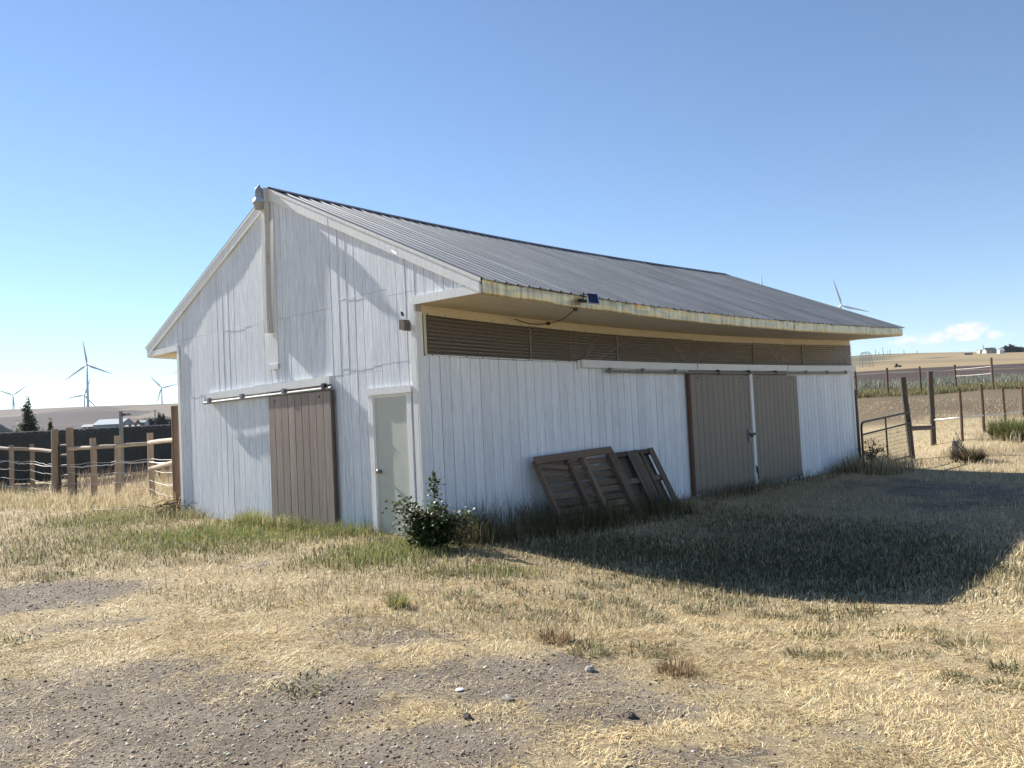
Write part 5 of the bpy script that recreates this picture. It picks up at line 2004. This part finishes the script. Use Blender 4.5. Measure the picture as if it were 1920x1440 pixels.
def house(name, px, d, wd, dp_, wall_h, roof_h, lb, wallc, roofc, cat='building', lift=0.0, grp=None, win=2, door=True):
    """gabled house set square to the view: ridge across"""
    q = at_depth(px, d)
    root = empty(name, q)
    tag(root, lb, cat, grp)
    ax, ay = Vector((AX[0], AX[1], 0)), Vector((AY[0], AY[1], 0))
    z0 = q[2] - 2

    def Q(u5, v5, z):
        return Vector(q) + ax * u5 + ay * v5 + Vector((0, 0, z - 0))
    h0 = -2
    V = [Q(-wd / 2, 0, h0), Q(wd / 2, 0, h0), Q(wd / 2, dp_, h0), Q(-wd / 2, dp_, h0), Q(-wd / 2, 0, wall_h), Q(wd / 2, 0, wall_h), Q(wd / 2, dp_, wall_h), Q(-wd / 2, dp_, wall_h), Q(-wd / 2, dp_ / 2, wall_h + roof_h * .97), Q(wd / 2, dp_ / 2, wall_h + roof_h * .97)]
    MB().add(V, [(0, 1, 5, 4), (2, 3, 7, 6), (1, 2, 6, 9, 5), (3, 0, 4, 8, 7)]).build('wall', simple(name + '_wall', wallc, .8, 0, .1, 1), root, origin=q)
    o5 = .35
    rf = MB()
    for s5 in (0, 1):
        e = -o5 if s5 == 0 else dp_ + o5
        ez = wall_h - roof_h * o5 / (dp_ / 2)
        V = [Q(-wd / 2 - o5, e, ez), Q(wd / 2 + o5, e, ez), Q(wd / 2 + o5, dp_ / 2, wall_h + roof_h), Q(-wd / 2 - o5, dp_ / 2, wall_h + roof_h)]
        V += [v6 + Vector((0, 0, .12)) for v6 in V]
        rf.add(V, [(0, 1, 2, 3), (7, 6, 5, 4), (0, 4, 5, 1), (1, 5, 6, 2), (2, 6, 7, 3), (3, 7, 4, 0)])
    rf.build('roof', simple(name + '_roof', roofc, .8, 0, .2, 1.5), root, origin=q)
    for k in range(win):
        u5 = -wd / 2 + wd * (k + .7) / (win + .6)
        V = [Q(u5 - .5, -.06, 1.0), Q(u5 + .5, -.06, 1.0), Q(u5 + .5, -.06, 2.0), Q(u5 - .5, -.06, 2.0)]
        V += [v6 + ay * .05 for v6 in V]
        MB().add(V, [(0, 1, 2, 3), (7, 6, 5, 4), (0, 4, 5, 1), (1, 5, 6, 2), (2, 6, 7, 3), (3, 7, 4, 0)]).build('window', BLACK, root, origin=q)
    if door:
        u5 = wd * .38
        V = [Q(u5 - .45, -.06, 0), Q(u5 + .45, -.06, 0), Q(u5 + .45, -.06, 2.0), Q(u5 - .45, -.06, 2.0)]
        V += [v6 + ay * .05 for v6 in V]
        MB().add(V, [(0, 1, 2, 3), (7, 6, 5, 4), (0, 4, 5, 1), (1, 5, 6, 2), (2, 6, 7, 3), (3, 7, 4, 0)]).build('door', BROWNPLASTIC, root, origin=q)
    return root


# shingled house at the left edge: hipped roof
q = at_depth(-218, 46)
hz = dep(25, 808, 53)[2] - q[2]
hs_ = empty('shingled_house', q)
tag(hs_, 'grey shingled hip roof of a low house at the left picture edge', 'house')
ax3, ay3 = Vector((AX[0], AX[1], 0)), Vector((AY[0], AY[1], 0))
hw = 100 / FPX * 46


def HQ(u5, v5, z):
    return Vector(q) + ax3 * u5 + ay3 * v5 + Vector((0, 0, z))


MB().add([HQ(-hw + .4, .4, -1), HQ(hw - .4, .4, -1), HQ(hw - .4, 6.6, -1), HQ(-hw + .4, 6.6, -1), HQ(-hw + .4, .4, hz), HQ(hw - .4, .4, hz), HQ(hw - .4, 6.6, hz), HQ(-hw + .4, 6.6, hz)],
         [(0, 1, 5, 4), (1, 2, 6, 5), (2, 3, 7, 6), (3, 0, 4, 7), (4, 5, 6, 7)]).build('wall', simple('house_wall', (.20, .20, .20), .8), hs_, origin=q)
SHING = simple('grey_shingles', (.20, .185, .165), .9, 0, .3, 5, .4)
nr_ = 9
for k in range(nr_):                       # courses of shingles, each lapping the one below
    s0, s1 = k / nr_, (k + 1) / nr_
    ap = 2.75
    b = MB()

    def ring(s5, dz):
        w5, d5 = hw * (1 - s5), 3.5 * (1 - s5)
        return [HQ(-w5, 3.5 - d5, hz + ap * s5 + dz), HQ(w5, 3.5 - d5, hz + ap * s5 + dz), HQ(w5, 3.5 + d5, hz + ap * s5 + dz), HQ(-w5, 3.5 + d5, hz + ap * s5 + dz)]
    V = ring(s0, .0) + ring(s0, .04) + ring(s1, .005)
    b.add(V, [(i, (i + 1) % 4, 4 + (i + 1) % 4, 4 + i) for i in range(4)] + [(4 + i, 4 + (i + 1) % 4, 8 + (i + 1) % 4, 8 + i) for i in range(4)])
    b.build('shingle_course', SHING, hs_, origin=q)
b = MB()
for (i0, i1) in ((0, 1), (1, 2), (2, 3), (3, 0)):
    c4 = [HQ(-hw, 0, hz), HQ(hw, 0, hz), HQ(hw, 7, hz), HQ(-hw, 7, hz)]
    b.bar(c4[i0] - Vector((0, 0, .09)), c4[i1] - Vector((0, 0, .09)), .05, .16)
b.build('eave_board', simple('dark_eave', (.10, .10, .105), .7), hs_, origin=q)

house('metal_shed', 201, 330, 10.5, 12, 2.6, 2.0, 'large blue-grey metal shed roof above the black fence', (.30, .33, .36), (.27, .32, .36), 'shed', grp='far farm buildings on the left', win=0)
house('red_roof_barn', 241, 420, 6.4, 6, 2.4, 1.6, 'far barn with dark red roof right of the metal shed', (.22, .15, .13), (.16, .09, .085), 'barn', grp='far farm buildings on the left', win=1)
house('white_house', 263, 440, 5.0, 5, 2.4, 1.0, 'far pale house between the red-roofed barn and the trees', (.42, .44, .45), (.24, .27, .29), 'house', grp='far farm buildings on the left', win=2)
house('beige_shed', 246, 300, 4.4, 4, 1.3, .5, 'low beige shed in front of the red-roofed barn', (.44, .37, .24), (.30, .25, .18), 'shed', grp='far farm buildings on the left', win=1)
house('white_cottage', 165, 360, 5.0, 5, 2.0, .9, 'far white cottage left of the metal shed', (.52, .54, .55), (.30, .32, .34), 'house', grp='far farm buildings on the left', win=2)
house('farmhouse', 1864, 860, 9, 8, 3.2, 2.6, 'far hilltop farmhouse with dark roof left of the white shed', (.38, .38, .37), (.06, .075, .075), 'house', grp='far farm buildings on the hill', win=2)
house('long_white_barn', 1850, 870, 7, 6, 3.2, 1.0, 'far low white barn left of the hilltop farmhouse', (.42, .42, .38), (.45, .45, .42), 'barn', grp='far farm buildings on the hill', win=1)
house('white_shed', 1885, 840, 4.6, 5, 3.4, 1.8, 'bright white shed in front of the hilltop grove', (.58, .59, .60), (.5, .52, .54), 'shed', grp='far farm buildings on the hill', win=0, door=False)
house('low_stone_shed', 1822, 820, 8, 5, 1.6, .5, 'low grey-brown shed at the left end of the hilltop farm', (.20, .18, .15), (.14, .13, .11), 'shed', grp='far farm buildings on the hill', win=0, door=False)


def upole(px, top, d, lb, arm=True, lean_=0.0):
    q5 = at_depth(px, d)
    h5 = max(4.0, dep(px, top, d)[2] - q5[2])
    root = empty('utility_pole', q5)
    tag(root, lb, 'pole', 'poles on the far hills')
    MB().tube([(q5[0], q5[1], q5[2] - 1), (q5[0] - AX[0] * lean_ * h5, q5[1] - AX[1] * lean_ * h5, q5[2] + h5)], [.32, .22], 8).build('shaft', OLDPOST, root, origin=q5)
    if arm:
        t5 = Vector((q5[0] - AX[0] * lean_ * h5, q5[1] - AX[1] * lean_ * h5, q5[2] + h5 - .6))
        MB().bar(t5 - Vector((AX[0], AX[1], 0)) * 1.1, t5 + Vector((AX[0], AX[1], 0)) * 1.1, .2, .2).build('crossarm', OLDPOST, root, origin=tuple(t5))


for px, tp, d, lb, arm, le in ((1648, 655, 980, 'leftmost leaning pole on the right skyline', False, .04), (1654, 661, 1050, 'short pole next to the leftmost skyline pole', True, 0), (1662.5, 651, 900, 'tallest leaning pole on the right skyline', False, .06),
                               (1671, 658, 1000, 'short pole right of the tallest skyline pole', True, .02), (1675.5, 656, 950, 'pole with a crossarm, fifth along the skyline', True, .03), (1701.5, 656, 950, 'crossarm pole standing apart on the skyline', True, .05),
                               (1725.5, 658, 1000, 'faint pole right of the standing-apart crossarm pole', True, 0), (1850.5, 647, 870, 'pole above the long white barn on the hill', True, 0), (292, 768, 420, 'utility pole in the far farmyard left of the barn', True, 0)):
    upole(px, tp, d, lb, arm, le)

# lattice transmission tower
q = at_depth(1629, 420)
lt_ = empty('lattice_tower', q)
tag(lt_, 'steel lattice transmission tower on the ploughed slope', 'pylon')
h5 = dep(1629, 660, 420)[2] - q[2]
LAT = simple('lattice_steel', (.20, .215, .23), .6, .4, .1)
U5, V5 = Vector((AX[0], AX[1], 0)), Vector((AY[0], AY[1], 0))


def TQ(u5, v5, z):
    return Vector(q) + U5 * u5 + V5 * v5 + Vector((0, 0, z))


def half(z):
    return 2.7 - .6 * z / h5


for su in (-1, 1):
    for sv in (-1, 1):
        MB().tube([TQ(su * half(0), sv * 2, -1), TQ(su * half(h5), sv * 1, h5 * .95)], .11, 5).build('leg', LAT, lt_, origin=q)
b = MB()
nl = 4
for k in range(nl):
    z0, z1 = h5 * .95 * k / nl, h5 * .95 * (k + 1) / nl
    for sv in (-1, 1):
        for su in (-1, 1):
            b.tube([TQ(su * half(z0), sv * (2 - z0 / h5), z0), TQ(su * .25, sv * (2 - z1 / h5), z1)], .045, 4, False)
            b.tube([TQ(su * half(z1), sv * (2 - z1 / h5), z1), TQ(su * .25, sv * (2 - z0 / h5), z0)], .04, 4, False)
b.build('lattice_braces', LAT, lt_, origin=q)
MB().tube([TQ(-half(h5), 0, h5 * .95), TQ(-1.2, 0, h5 * 1.0), TQ(1.6, 0, h5 * 1.01), TQ(half(h5), 0, h5 * .97)], .16, 6).build('crossbeam', LAT, lt_, origin=q)
MB().tube([TQ(-half(h5), 0, h5 * .90), TQ(half(h5), 0, h5 * .92)], .09, 6).build('crossbeam', LAT, lt_, origin=q)
MB().tube([TQ(0, 0, h5 * .5), TQ(0, 0, h5 * .98)], .1, 5).build('centre_mast', LAT, lt_, origin=q)
# machine on the edge of the ploughed field
q = at_depth(1688, 345)
mc = empty('farm_machine', q)
tag(mc, 'small dark farm machine on the edge of the ploughed field', 'tractor')
MB().bar(TQ(-.9, 0, .6) , TQ(1.3, 0, .5), .8, .4).build('body', DKSTEEL, mc, origin=q)
MB().bar(TQ(-.45, 0, .8), TQ(-.45, 0, 1.45), .7, .7).build('cab', BLACK, mc, origin=q)
for u5 in (-.8, .8):
    for v5 in (-.6, .6):
        MB().tube([TQ(u5, v5 - .15, .33), TQ(u5, v5 + .15, .33)], .33 if u5 > 0 else .4, 12).build('wheel', BLACK, mc, origin=q)

# ------------------------------------------------------------------ dry summer air
HAZE = bpy.data.materials.new('haze')
HAZE.use_nodes = True
t = HAZE.node_tree
t.nodes.clear()
pv = t.nodes.new('ShaderNodeVolumePrincipled')
pv.inputs['Color'].default_value = (.74, .85, 1.0, 1)
pv.inputs['Density'].default_value = .00005
pv.inputs['Anisotropy'].default_value = .0
mo = t.nodes.new('ShaderNodeOutputMaterial')
t.links.new(pv.outputs[0], mo.inputs['Volume'])
ho = MB().box(-4200, 4200, -4200, 4200, -60, 330).build('haze', HAZE)
tag(ho, 'thin pale summer haze over the whole place', 'haze', kind='stuff')
